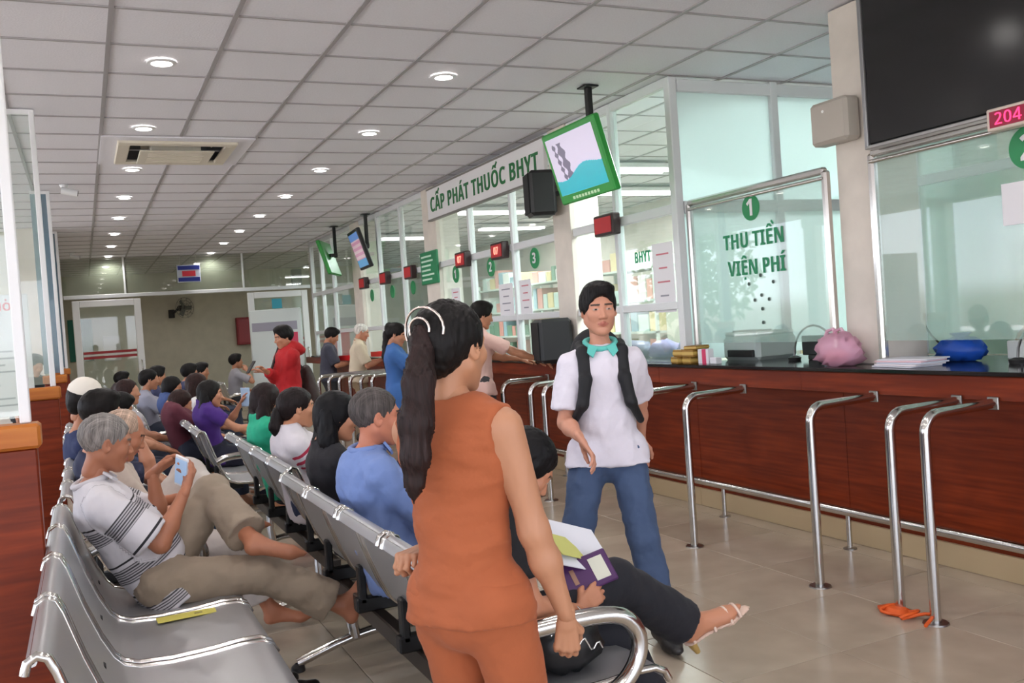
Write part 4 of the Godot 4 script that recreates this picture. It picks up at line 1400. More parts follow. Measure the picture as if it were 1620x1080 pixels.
func head_template(cell: float, kind: String) -> MB:
	var key := "head%s%.4f" % [kind, cell]
	if templates.has(key): return templates[key]
	var f := Field.new(Vector3(-0.10, -0.14, -0.125), Vector3(0.10, 0.135, 0.13), cell)
	var fem := kind == "f"
	f.ell(Vector3(0, 0.030, -0.014), Vector3(0.074, 0.084, 0.094), 0.02)
	f.ell(Vector3(0, -0.028, 0.024), Vector3(0.061 if fem else 0.064, 0.084, 0.066), 0.03)
	for s in [-1.0, 1.0]:
		f.bone(bn(Vector3(s * 0.050, -0.050, -0.004), Vector3(s * 0.014, -0.098, 0.058), 0.021, 0.016), 0.0, 0.03)
		f.ell(Vector3(s * 0.038, -0.022, 0.060), Vector3(0.024, 0.022, 0.020), 0.02)
		f.bone(bn(Vector3(s * 0.012, 0.024, 0.082), Vector3(s * 0.046, 0.022, 0.064), 0.009, 0.008), 0.0, 0.016)
	f.ell(Vector3(0, -0.100, 0.066), Vector3(0.019, 0.014, 0.016), 0.018)
	for s in [-1.0, 1.0]:
		f.ell(Vector3(s * 0.031, 0.004, 0.099), Vector3(0.020, 0.011, 0.018), 0.012, -1.0)
		f.ell(Vector3(s * 0.031, 0.003, 0.0755), Vector3(0.0150, 0.0115, 0.012), 0.003)
	f.bone(bn(Vector3(0, 0.014, 0.082), Vector3(0, -0.030, 0.103), 0.007, 0.0105), 0.0, 0.012)
	for s in [-1.0, 1.0]: f.ell(Vector3(s * 0.0125, -0.034, 0.093), Vector3(0.009, 0.008, 0.011), 0.008)
	f.bone(bn(Vector3(-0.024, -0.062, 0.075), Vector3(0, -0.0585, 0.0905), 0.0045, 0.0055), 0.0, 0.006)
	f.bone(bn(Vector3(0.024, -0.062, 0.075), Vector3(0, -0.0585, 0.0905), 0.0045, 0.0055), 0.0, 0.006)
	f.bone(bn(Vector3(-0.015, -0.070, 0.080), Vector3(0.015, -0.070, 0.080), 0.0062, 0.0062), 0.0, 0.006)
	f.ell(Vector3(0, -0.071, 0.0825), Vector3(0.016, 0.005, 0.005), 0.006)
	for s in [-1.0, 1.0]:
		var eb := Basis(Vector3.UP, s * 0.45) * Basis(Vector3.RIGHT, -0.2)
		f.ell(Vector3(s * 0.076, -0.006, -0.008), Vector3(0.0075, 0.031, 0.019), 0.006, 1.0, eb)
		f.ell(Vector3(s * 0.084, -0.002, -0.002), Vector3(0.006, 0.019, 0.010), 0.004, -1.0, eb)
	f.bone(bn(Vector3(0, -0.06, -0.022), Vector3(0, -0.125, -0.034), 0.044, 0.043), 0.0, 0.03)
	var mb := f.net()
	smooth_normals(mb)
	# tags in t.x: 0 skin, 1 brow, 2 white of the eye, 3 iris, 4 lip
	mb.t.resize(mb.v.size())
	for i in mb.v.size():
		var p: Vector3 = mb.v[i]
		var q := Vector3(absf(p.x), p.y, p.z)
		var tg := 0.0
		if p.z > 0.05:
			var e := q - Vector3(0.031, 0.003, 0.088)
			if absf(e.x) < 0.0145 and absf(e.y) < 0.0046 - 14.0 * e.x * e.x:
				tg = 3.0 if Vector2(e.x, e.y).length() < 0.0062 else 2.0
			var b := q - Vector3(0.031, 0.0235 - 2.0 * pow(q.x - 0.034, 2.0), 0.08)
			if absf(b.x) < 0.021 and absf(b.y) < 0.0042: tg = 1.0
			if q.x < 0.026 and p.y < -0.054 + 4.0 * q.x * q.x * 0.0 and p.y > -0.0775 and p.z > 0.078 and q.x / 0.027 + absf(p.y + 0.0655) / 0.013 < 1.12: tg = 4.0
		mb.t[i] = Vector2(tg, 0)
	templates[key] = mb
	return mb

func hand_template(cell: float, curl: float, thumb: float, spread := 0.0) -> MB:
	var key := "hand%.2f_%.2f_%.2f_%.4f" % [curl, thumb, spread, cell]
	if templates.has(key): return templates[key]
	var bones := []
	var kn := [[0.029, 0.088, 0.073, 0.0088], [0.0095, 0.092, 0.081, 0.0090], [-0.0095, 0.089, 0.075, 0.0086], [-0.027, 0.081, 0.058, 0.0076]]
	bones.append(bn(Vector3(0, -0.025, 0), Vector3(0, 0.015, 0), 0.026, 0.026, Vector3(0, 0, 1), 0.72))
	for k in 4:
		var c: Array = kn[k]
		var p := Vector3(c[0], c[1], 0)
		bones.append(bn(Vector3(c[0] * 0.55, 0.012, 0.0), p, 0.0145, c[3] + 0.0025, Vector3(0, 0, 1), 0.9))
		var an := curl * (0.85 + 0.09 * k)
		var side: float = spread * (1.5 - k) * 0.12
		for j in 3:
			var L: float = c[2] * [0.46, 0.30, 0.24][j]
			var q := p + Vector3(sin(side) * cos(an), cos(an) * cos(side), sin(an)) * L
			bones.append(bn(p, q, c[3] * (1.0 - 0.10 * j), c[3] * (0.9 - 0.10 * j)))
			p = q
			an += curl * [0.9, 0.6, 0.0][j]
	var t0 := Vector3(0.018, 0.018, 0.006)
	var t1 := Vector3(0.043, 0.048, 0.012 + 0.014 * thumb)
	var t2 := t1 + Vector3(0.014 - 0.02 * thumb, 0.030, 0.004 + 0.016 * thumb)
	var t3 := t2 + Vector3(0.004 - 0.018 * thumb, 0.024, 0.002 + 0.008 * thumb)
	bones.append(bn(t0, t1, 0.016, 0.0125))
	bones.append(bn(t1, t2, 0.0115, 0.0098))
	bones.append(bn(t2, t3, 0.0098, 0.0082))
	var mb := net_of(bones, cell, 0.0, 0.007)
	smooth_normals(mb)
	templates[key] = mb
	return mb

func hair_mesh(style: String, cell: float) -> MB:
	var key := "hair%s%.4f" % [style, cell]
	if templates.has(key): return templates[key]
	var f := Field.new(Vector3(-0.125, -0.18, -0.17), Vector3(0.125, 0.155, 0.13), cell)
	var r := Vector3(0.083, 0.094, 0.105)
	if style in ["thin", "crop"]: r = Vector3(0.079, 0.090, 0.101)
	if style == "full": r = Vector3(0.087, 0.102, 0.110)
	f.ell(Vector3(0, 0.031, -0.016), r, 0.01)
	if style == "full":
		f.ell(Vector3(0.005, 0.098, 0.030), Vector3(0.068, 0.030, 0.060), 0.03)
	if style == "bun":
		f.ell(Vector3(0, 0.050, -0.115), Vector3(0.05, 0.05, 0.035), 0.02)
	if style in ["bob", "long", "wave"]:
		f.ell(Vector3(0, -0.02, -0.034), Vector3(0.090, 0.105, 0.084), 0.03)
	if style in ["tail", "bun"]:
		f.ell(Vector3(0, 0.005, -0.070), Vector3(0.066, 0.085, 0.056), 0.03)
	# face and neck left free
	f.ell(Vector3(0, -0.045, 0.100), Vector3(0.074, 0.112, 0.082), 0.012, -1.0)
	if style in ["bob", "wave", "long"]:
		f.ell(Vector3(0, -0.12, 0.07), Vector3(0.085, 0.14, 0.085), 0.02, -1.0)
		f.ell(Vector3(0, -0.17, -0.02), Vector3(0.052, 0.09, 0.052), 0.01, -1.0)
		f.plane(Vector3(0, -0.115, 0), Vector3(0, -1, 0))
	else:
		var c0 := Vector3(0, -0.030 if style != "thin" else 0.0, 0.0)
		f.plane(c0 + (Vector3(0, 0, 0) if style not in ["tail", "bun"] else Vector3(0, -0.012, 0)), Vector3(0, -1, 0.62).normalized())
	if style == "thin":
		f.ell(Vector3(0, 0.075, 0.085), Vector3(0.055, 0.07, 0.07), 0.02, -1.0)
	var mb := f.net()
	ruffle(mb, 0.004 if style != "thin" else 0.002, Vector3(90, 12, 60), 9)
	templates[key] = mb
	return mb

static func add_mesh(to: MB, m: MB, xf: Transform3D, mirror := false):
	var base := to.v.size()
	var bas := xf.basis
	for i in m.v.size():
		var p := m.v[i]
		var n := m.n[i]
		if mirror:
			p.x = -p.x; n.x = -n.x
		to.v.append(xf * p)
		to.n.append((bas * n).normalized())
	for i in range(0, m.ix.size(), 3):
		if mirror: to.ix.append_array(PackedInt32Array([base + m.ix[i], base + m.ix[i + 2], base + m.ix[i + 1]]))
		else: to.ix.append_array(PackedInt32Array([base + m.ix[i], base + m.ix[i + 1], base + m.ix[i + 2]]))

# elbow or knee between a and c for the two bone lengths, bent towards the pole
static func joint(a: Vector3, c: Vector3, l1: float, l2: float, pole: Vector3) -> Array:
	var d := c - a
	var L := d.length()
	var most := (l1 + l2) * 0.998
	if L > most:
		c = a + d / L * most
		L = most
	d = (c - a) / L
	var x := (l1 * l1 - l2 * l2 + L * L) / (2.0 * L)
	var y := sqrt(maxf(l1 * l1 - x * x, 0.0))
	var p := pole - d * pole.dot(d)
	if p.length() < 1e-4: p = Vector3(0, 0, 1)
	return [a + d * x + p.normalized() * y, c]

static func lin(c: Color) -> Color:
	return c.srgb_to_linear()

# ---------------------------------------------------------------- a person
func person(sp: Dictionary) -> Node3D:
	var at: Vector3 = sp.at
	var root := thing("person", sp.label, "person", at, sp.yaw, sp.get("group", ""))
	var inv := Transform3D(Basis(Vector3.UP, sp.yaw), at).affine_inverse()
	var W := func(p: Vector3) -> Vector3: return inv * p
	var fem: bool = sp.get("fem", false)
	var s: float = sp.get("h", 1.66) / 1.70
	var cell: float = sp.get("cell", 0.016)
	var wd: float = sp.get("wide", 1.0)
	var sit: bool = sp.get("sit", false)
	var hip: Vector3 = Vector3(0, 0.525, 0) if sit else Vector3(0, 0.905 * s, 0)
	if sp.has("hip"): hip = W.call(sp.hip)
	var he: Vector3 = sp.get("head", Vector3.ZERO)
	var HB := Basis(Vector3.UP, sp.get("twist", 0.0)) * Basis.from_euler(Vector3(he.x, he.y, he.z))
	var slump: float = sp.get("slump", 0.0)
	var lean: float = sp.get("lean", 0.0)
	var side: float = sp.get("side", 0.0)
	if sit and sp.has("headat"):
		# the trunk leans so that the neck comes out under the head
		var want: Vector3 = W.call(sp.headat) - HB.y * 0.09 - HB.z * 0.032 - hip
		lean = asin(clampf(want.z / (0.50 * s), -0.8, 0.8)) - 0.66 * atan(slump)
		side = asin(clampf(want.x / (0.50 * s), -0.4, 0.4))
	var B := Basis(Vector3.UP, sp.get("twist", 0.0)) * Basis(Vector3.BACK, -side) * Basis(Vector3.RIGHT, lean)
	var u := B.y
	var fw := B.z
	var l := B.x
	var waist := hip + u * 0.17 * s - fw * 0.01
	var U2 := (u + fw * slump).normalized()
	var chest := waist + U2 * 0.19 * s
	var shy := waist + U2 * 0.268 * s
	var sw: float = sp.get("sw", 1.0) * (0.150 if fem else 0.166) * s * (0.5 + 0.5 * wd)
	var shL := shy + l * sw
	var shR := shy - l * sw
	var neck := waist + U2 * 0.335 * s - fw * 0.012
	var hs: float = sp.get("hs", 1.0) * (0.965 if fem else 1.0)
	var headc := neck + (U2 * 0.058 + HB.y * 0.088 + HB.z * 0.020) * hs
	headc += U2 * sp.get("neckup", 0.0)
	if sp.has("headat"): headc = W.call(sp.headat)
	# arms
	var ua := 0.285 * s
	var fa := 0.245 * s
	var out := {}
	for sd in [["L", shL, 1.0], ["R", shR, -1.0]]:
		var sh: Vector3 = sd[1]
		var sg: float = sd[2]
		var tgt: Vector3 = sh + l * sg * 0.07 + Vector3(0, -0.515 * s, 0.05)
		if sp.has(sd[0] + "hand"): tgt = W.call(sp[sd[0] + "hand"])
		elif sit: tgt = hip + Vector3(sg * 0.11, 0.115, 0.30)
		var pole: Vector3 = sp.get(sd[0] + "pole", Vector3(sg * 0.5, -0.5, -0.7))
		var jj := joint(sh, tgt, ua, fa, pole)
		out[sd[0]] = [sh, jj[0], jj[1]]
	# legs
	var th := 0.425 * s
	var sn := 0.405 * s
	var legs := {}
	for sd in [["L", 1.0], ["R", -1.0]]:
		var sg: float = sd[1]
		var hj := hip + Basis(Vector3.UP, sp.get("pelvis", 0.0)) * Vector3(sg * 0.088 * s, -0.01, 0.0)
		var an: Vector3 = hj + Vector3(sg * 0.01, 0, 0.0)
		an.y = 0.085
		if sit: an += Vector3(sg * 0.04, 0, 0.44 * s)
		if sp.has(sd[0] + "ankle"): an = W.call(sp[sd[0] + "ankle"])
		var pole: Vector3 = sp.get(sd[0] + "knee", Vector3(sg * 0.08, 0.9, 0.5) if sit else Vector3(sg * 0.05, 0, 1))
		var jj := joint(hj, an, th, sn, pole)
		var shin: Vector3 = (jj[1] - jj[0]).normalized()
		var fd: Vector3 = Vector3(sg * 0.12, 0, 1)
		if sp.has(sd[0] + "foot"): fd = inv.basis * sp[sd[0] + "foot"]
		legs[sd[0]] = [hj, jj[0], jj[1], fd.normalized(), shin]

	var aw: float = sp.get("armw", 1.0) * (0.86 if fem else 1.0) * (0.6 + 0.4 * wd)
	var tw := wd * (0.90 if fem else 1.0)
	var arm_b := {}
	var leg_b := {}
	for k in ["L", "R"]:
		var a: Array = out[k]
		arm_b[k] = [bn(a[0], a[1], 0.050 * aw, 0.040 * aw), bn(a[1], a[1].lerp(a[2], 0.35), 0.039 * aw, 0.040 * aw), bn(a[1].lerp(a[2], 0.35), a[2], 0.040 * aw, 0.0265 * aw, Vector3.ZERO, 1.0)]
		var g: Array = legs[k]
		var q := g[1].lerp(g[2], 0.35) as Vector3
		leg_b[k] = [bn(g[0], g[1], 0.088 * tw * sp.get("hipw", 1.0), 0.056 * (0.5 + 0.5 * tw)), bn(g[1], q, 0.055, 0.056), bn(q, g[2], 0.056, 0.037)]
	var hw: float = sp.get("hipw", 1.0)
	var torso := [
		bn(hip - l * 0.075 * s * hw, hip + l * 0.075 * s * hw, 0.104 * tw * hw, 0.104 * tw * hw, fw, 0.92),
		bn(hip + u * 0.02, waist, 0.140 * tw * hw, (0.112 if fem else 0.128) * tw, fw, 0.80),
		bn(waist, chest, (0.112 if fem else 0.126) * tw, 0.148 * tw, fw, 0.74),
		bn(chest + l * 0.06 * s + U2 * 0.02, chest - l * 0.06 * s + U2 * 0.02, 0.098 * tw, 0.098 * tw, fw, 0.86),
		bn(shL - l * 0.03 - U2 * 0.010, shR + l * 0.03 - U2 * 0.010, 0.050 * aw, 0.050 * aw),
		bn(neck + U2 * 0.004, shL - l * 0.03 + U2 * 0.006, 0.045, 0.042), bn(neck + U2 * 0.004, shR + l * 0.03 + U2 * 0.006, 0.045, 0.042)]
	if fem:
		for e in [-1.0, 1.0]:
			torso.append(bn(chest + l * e * 0.065 + fw * 0.075 - U2 * 0.01, chest + l * e * 0.067 + fw * 0.092 - U2 * 0.02, 0.055, 0.05))
	if sp.get("belly", 0.0) > 0.0:
		torso.append(bn(waist - u * 0.05 + fw * 0.03, waist + U2 * 0.06 + fw * 0.03, 0.12 * tw * sp.belly, 0.11 * tw * sp.belly))

	var skin: Color = sp.get("skin", rgb(186, 128, 98))
	# one continuous body
	var body_bones := torso.duplicate()
	for k in ["L", "R"]:
		body_bones.append_array(arm_b[k])
		body_bones.append_array(leg_b[k])
		var g: Array = legs[k]
		var fd: Vector3 = g[3]
		var sh: Vector3 = g[4]
		var heel: Vector3 = g[2] + sh * 0.045 - fd * 0.025
		var ball: Vector3 = g[2] + sh * 0.066 + fd * 0.125 * s
		body_bones.append(bn(g[2], heel, 0.036, 0.032))
		body_bones.append(bn(heel, ball, 0.033, 0.034, (sh - fd * sh.dot(fd)).normalized(), 0.75))
		body_bones.append(bn(g[2] + fd * 0.02, ball, 0.034, 0.027))
		body_bones.append(bn(ball, ball + fd * 0.06 * s, 0.032, 0.020, (sh - fd * sh.dot(fd)).normalized(), 0.6))
	body_bones.append(bn(neck - U2 * 0.03, headc - HB.y * 0.075 * hs - HB.z * 0.016, 0.052 * (0.86 if fem else 1.0), 0.045 * (0.88 if fem else 1.0)))
	var body := net_of(body_bones, maxf(cell, 0.012), -0.004, 0.028)
	smooth_normals(body)
	var fine := cell < 0.0135
	var hd := head_template(0.0042 if sp.get("face", false) else (0.006 if fine else (0.0065 if cell < 0.02 else 0.010)), "f" if fem else "m")
	var hx := Transform3D(HB.scaled(Vector3.ONE * hs * sp.get("hsz", 1.0)), headc)
	var nb := body.v.size()
	add_mesh(body, hd, hx)
	var cols := PackedColorArray()
	cols.resize(body.v.size())
	var sk := lin(skin)
	cols.fill(sk)
	if cell < 0.02:
		var lip := lin(skin.lerp(rgb(150, 60, 60), 0.45))
		for i in hd.t.size():
			match int(hd.t[i].x):
				1: cols[nb + i] = lin(sp.get("brow", rgb(40, 30, 26)))
				2: cols[nb + i] = lin(rgb(178, 160, 150))
				3: cols[nb + i] = lin(rgb(26, 18, 16))
				4: cols[nb + i] = lip
	for k in ["L", "R"]:
		var a: Array = out[k]
		var fdir: Vector3 = (a[2] - a[1]).normalized()
		var dv: Vector3 = fdir
		if sp.has(k + "d"): dv = (inv.basis * sp[k + "d"]).normalized()
		var pn: Vector3 = Vector3(-1 if k == "L" else 1, 0, 0)
		if sp.has(k + "n"): pn = inv.basis * sp[k + "n"]
		elif sit or sp.has(k + "hand"): pn = Vector3(0, -1, 0.2)
		pn = (pn - dv * pn.dot(dv)).normalized()
		var tx := dv.cross(pn)
		var hp: Array = sp.get(k + "grip", [0.35, 0.3, 0.0])
		var ht := hand_template(0.0036 if fine else 0.008, hp[0], hp[1], hp[2])
		var sc := s * (0.93 if fem else 1.0)
		add_mesh(body, ht, Transform3D(Basis(tx * sc, dv * sc, pn * sc), a[2] + dv * 0.012), k == "L")
	while cols.size() < body.v.size(): cols.append(sk)
	body.c = cols
	body.t = PackedVector2Array()
	obj("body", body, mat(Color.WHITE, 0.52, 0.0, {"vertex_color_use_as_albedo": true}), root)

	# hair
	if sp.get("hair", "") != "":
		var hc := 0.0052 if sp.get("face", false) else (0.007 if fine else 0.011)
		var ho := obj("hair", hair_mesh(sp.hair, hc), hair_mat(sp.get("hairc", rgb(22, 18, 17))), root)
		ho.transform = hx
		if sp.hair in ["long", "wave"]:
			var dl: float = sp.get("drop", 0.22)
			var wv: bool = sp.hair == "wave"
			var hbones := []
			for e in [-1.0, 0.0, 1.0]:
				var p0 := hx * Vector3(e * 0.045, 0.0, -0.055)
				var p1 := p0 + Vector3(e * 0.018, -0.12, -0.015)
				var p2 := p1 + Vector3(e * (0.02 if wv else -0.01), -dl + 0.10, -0.012)
				hbones.append(bn(p0, p1, 0.050, 0.052, Vector3(0, 0, 1), 0.9))
				hbones.append(bn(p1, p2, 0.052, 0.040 if wv else 0.020, Vector3(0, 0, 1), 0.8))
			var lm := net_of(hbones, maxf(cell * 0.8, 0.009), 0.0, 0.02)
			ruffle(lm, 0.009, Vector3(34, 9, 34) if wv else Vector3(60, 4, 60), 12)
			obj("long_hair", lm, hair_mat(sp.get("hairc", rgb(22, 18, 17))), root)
	# clothes: bones of the body grown a little, hems cut flat
	var tp: Dictionary = sp.get("top", {})
	if not tp.is_empty():
		var fr: float = tp.get("sleeve", 0.75)
		var ease: float = tp.get("ease", 0.013)
		var bones := []
		var drop: float = tp.get("hem", 0.06)
		bones.append(bn(waist, hip - u * (drop + 0.02), torso[1][3] + ease, 0.138 * tw * hw + ease + tp.get("flare", 0.0) + tp.get("loose", 0.0), fw, 0.84))
		bones.append(bn(hip - l * 0.070 * s * hw - u * (drop - 0.02), hip + l * 0.070 * s * hw - u * (drop - 0.02), 0.104 * tw * hw + ease + 0.010 + tp.get("flare", 0.0), 0.104 * tw * hw + ease + 0.010 + tp.get("flare", 0.0), fw, 0.95))
		for i in range(2, torso.size()):
			bones.append(bn(torso[i][0], torso[i][1], torso[i][2] + ease, torso[i][3] + ease, torso[i][4], torso[i][5]))
		if not sit:
			for k in ["L", "R"]:
				var lg: Array = legs[k]
				bones.append(bn(lg[0], lg[0].lerp(lg[1], 0.55), 0.090 * tw * hw + ease + tp.get("over", 0.016), 0.084 * tw * hw + ease + tp.get("over", 0.016)))
		var trunk := bones.size()
		if fr > 0.0:
			for k in ["L", "R"]:
				var a: Array = out[k]
				if fr <= 1.0:
					var e: Vector3 = a[0].lerp(a[1], fr)
					bones.append(bn(a[0], e, 0.047 * aw + ease, 0.046 * aw + ease + tp.get("cuff", 0.010), Vector3.ZERO, 1.0, 1))
				else:
					bones.append(bn(a[0], a[1], 0.047 * aw + ease, 0.043 * aw + ease))
					bones.append(bn(a[1], a[1].lerp(a[2], fr - 1.0), 0.043 * aw + ease, 0.031 * aw + ease, Vector3.ZERO, 1.0, 1))
		var lo := Vector3.ONE * 1e9
		var hi := -lo
		for q in bones:
			var r := maxf(q[2], q[3]) + 0.03
			lo = lo.min(q[0].min(q[1]) - Vector3.ONE * r)
			hi = hi.max(q[0].max(q[1]) + Vector3.ONE * r)
		var fl := Field.new(lo, hi, cell)
		for i in trunk: fl.bone(bones[i], 0.0, 0.022)
		fl.plane(hip - u * drop, -u)
		for i in range(trunk, bones.size()): fl.bone(bones[i], 0.0, 0.016)
		var mb3 := Basis(l, U2, fw)
		if fr < 0.0:
			fl.ell(shL + l * 0.040 - U2 * 0.015, Vector3(0.052, 0.088, 0.088), 0.010, -1.0, mb3)
			fl.ell(shR - l * 0.040 - U2 * 0.015, Vector3(0.052, 0.088, 0.088), 0.010, -1.0, mb3)
		fl.ell(neck + U2 * 0.062, Vector3(0.078, 0.066, 0.078) if fr < 0.0 else Vector3(0.062, 0.052, 0.068), 0.010, -1.0, mb3)
		var g := fl.net()
		ruffle(g, tp.get("fold", 0.010), tp.get("freq", Vector3(9, 7, 9)), int(absf(at.z) * 100) + 5)
		if tp.has("stripe"):
			g.t.resize(g.v.size())
			for i in g.v.size():
				var best := 1e9
				var vv := 0.0
				for bi in bones.size():
					var q: Array = bones[bi]
					var ba: Vector3 = q[1] - q[0]
					var t := clampf((g.v[i] - q[0]).dot(ba) / maxf(ba.length_squared(), 1e-9), 0, 1)
					var dd: float = (g.v[i] - q[0] - ba * t).length() - lerpf(q[2], q[3], t)
					if bi >= trunk: dd -= 0.016
					if dd < best:
						best = dd
						vv = (g.v[i] - q[0]).dot(ba.normalized()) + 1.0 if bi >= trunk else maxf(0.04, (neck - g.v[i]).dot(u))
				g.t[i] = Vector2(0.5, vv)
		var om := obj(tp.get("name", "shirt"), g, tp.mat, root)
		if tp.get("collar", false):
			var cm: Material = tp.get("collarm", tp.mat)
			var ring := MB.new()
			var pts := []
			var cx := (neck + U2 * 0.036)
			for a in 18:
				var an := TAU * a / 18 + PI / 2
				pts.append(cx + l * cos(an) * 0.071 + fw * (sin(an) * 0.066 + 0.012) + U2 * (-0.028 * maxf(0.0, sin(an)) + 0.012 * maxf(0.0, -sin(an))))
			ring.tube(pts, 0.0135, 8, -1.0, true)
			for e in [-1.0, 1.0]:
				var c0 := cx + fw * 0.090 - U2 * 0.034
				var b2 := Basis(l * e, U2, fw)
				ring.prism(PackedVector2Array([Vector2(0.020, 0.014), Vector2(0.062, 0.032), Vector2(0.072, -0.010), Vector2(0.046, -0.036)]), 0.010, Transform3D(Basis(l * e, (U2 * 0.9 + fw * -0.42).normalized(), fw * 0.9 + U2 * 0.4), c0 - fw * 0.006))
			obj("collar", ring, cm, om)
	var bt: Dictionary = sp.get("bottom", {})
	if not bt.is_empty():
		var ease: float = bt.get("ease", 0.014)
		var fr: float = bt.get("length", 0.93)
		var bones := []
		bones.append(bn(torso[0][0], torso[0][1], torso[0][2] + ease, torso[0][3] + ease, fw, 0.95))
		bones.append(bn(hip - u * 0.02, hip + u * 0.11, 0.128 * tw * hw + ease, 0.122 * tw * hw + ease, fw, 0.82, 1))
		for k in ["L", "R"]:
			var g: Array = legs[k]
			bones.append(bn(g[0], g[1], 0.090 * tw * hw + ease, 0.060 + ease))
			var e: Vector3 = g[1].lerp(g[2], fr)
			bones.append(bn(g[1], e, 0.058 + ease, 0.050 + ease + bt.get("cuff", 0.012), Vector3.ZERO, 1.0, 1))
		var g2 := net_of(bones, cell, 0.0, 0.025)
		ruffle(g2, bt.get("fold", 0.011), Vector3(8, 8, 8), int(absf(at.z) * 77) + 3)
		obj(bt.get("name", "trousers"), g2, bt.mat, root)
	# shoes
	if sp.has("shoe"):
		for k in ["L", "R"]:
			var g: Array = legs[k]
			var fd: Vector3 = g[3]
			var sh: Vector3 = g[4]
			var dn := (sh - fd * sh.dot(fd)).normalized()
			var heel: Vector3 = g[2] + sh * 0.045 - fd * 0.03
			var ball: Vector3 = g[2] + sh * 0.058 + fd * 0.12 * s
			var bs := [bn(heel, ball, 0.044, 0.046, dn, 0.9), bn(ball, ball + fd * 0.075, 0.045, 0.030, dn, 0.7), bn(g[2] + sh * 0.01, heel, 0.044, 0.044)]
			var f := net_of(bs, minf(cell, 0.012), 0.0, 0.02)
			smooth_normals(f)
			obj("shoe", f, sp.shoe, root)
	root.set_meta("head_xf", hx)
	root.set_meta("neck", neck)
	root.set_meta("arms", [out["L"], out["R"]])
	root.set_meta("legs", [legs["L"], legs["R"]])
	root.set_meta("axes", [l, U2, fw, shL, shR, chest, waist, hip])
	return root

func hair_mat(c: Color) -> StandardMaterial3D:
	var key := "hair" + str(c)
	if mat_cache.has(key): return mat_cache[key]
	var nz := FastNoiseLite.new()
	nz.seed = 17
	nz.frequency = 0.35
	nz.fractal_octaves = 3
	var im := Image.create(256, 64, true, Image.FORMAT_RGB8)
	for y in 64:
		for x in 256:
			var an := TAU * y / 64.0
			var g := nz.get_noise_3d(x * 1.0, cos(an) * 1.4, sin(an) * 1.4)
			var q := 1.0 + g * 0.75
			im.set_pixel(x, y, Color(clampf(c.r * q, 0, 1), clampf(c.g * q, 0, 1), clampf(c.b * q, 0, 1)))
	im.generate_mipmaps()
	var m := StandardMaterial3D.new()
	m.albedo_texture = ImageTexture.create_from_image(im)
	m.uv1_triplanar = true
	m.uv1_scale = Vector3(3.0, 3.0, 3.0)
	m.roughness = 0.5
	m.metallic_specular = 0.3
	mat_cache[key] = m
	return m

func cloth(c: Color, rough := 0.85) -> StandardMaterial3D:
	var key := "cloth" + str(c)
	if mat_cache.has(key): return mat_cache[key]
	if not M.has("weave"):
		var nz := FastNoiseLite.new()
		nz.seed = 23
		nz.frequency = 0.06
		nz.fractal_octaves = 4
		var im := nz.get_seamless_image(256, 256)
		im.convert(Image.FORMAT_RGBA8)
		im.bump_map_to_normal_map(2.0)
		M.weave = ImageTexture.create_from_image(im)
	var m := StandardMaterial3D.new()
	m.albedo_color = c
	m.roughness = rough
	m.rim_enabled = true
	m.rim = 0.25
	m.normal_enabled = true
	m.normal_texture = M.weave
	m.normal_scale = 0.25
	m.uv1_triplanar = true
	m.uv1_scale = Vector3.ONE * 2.2
	mat_cache[key] = m
	return m

# ---------------------------------------------------------------- the people
const EAST := PI / 2        # seated people face the counter, +x

func sitter(label: String, x: float, z: float, more: Dictionary) -> Node3D:
	var sp := {"label": label, "at": Vector3(x, 0, z), "yaw": EAST, "sit": true, "lean": -0.16, "slump": 0.22, "cell": 0.018, "h": 1.62, "group": "people seated on the benches"}
	sp.merge(more, true)
	return person(sp)

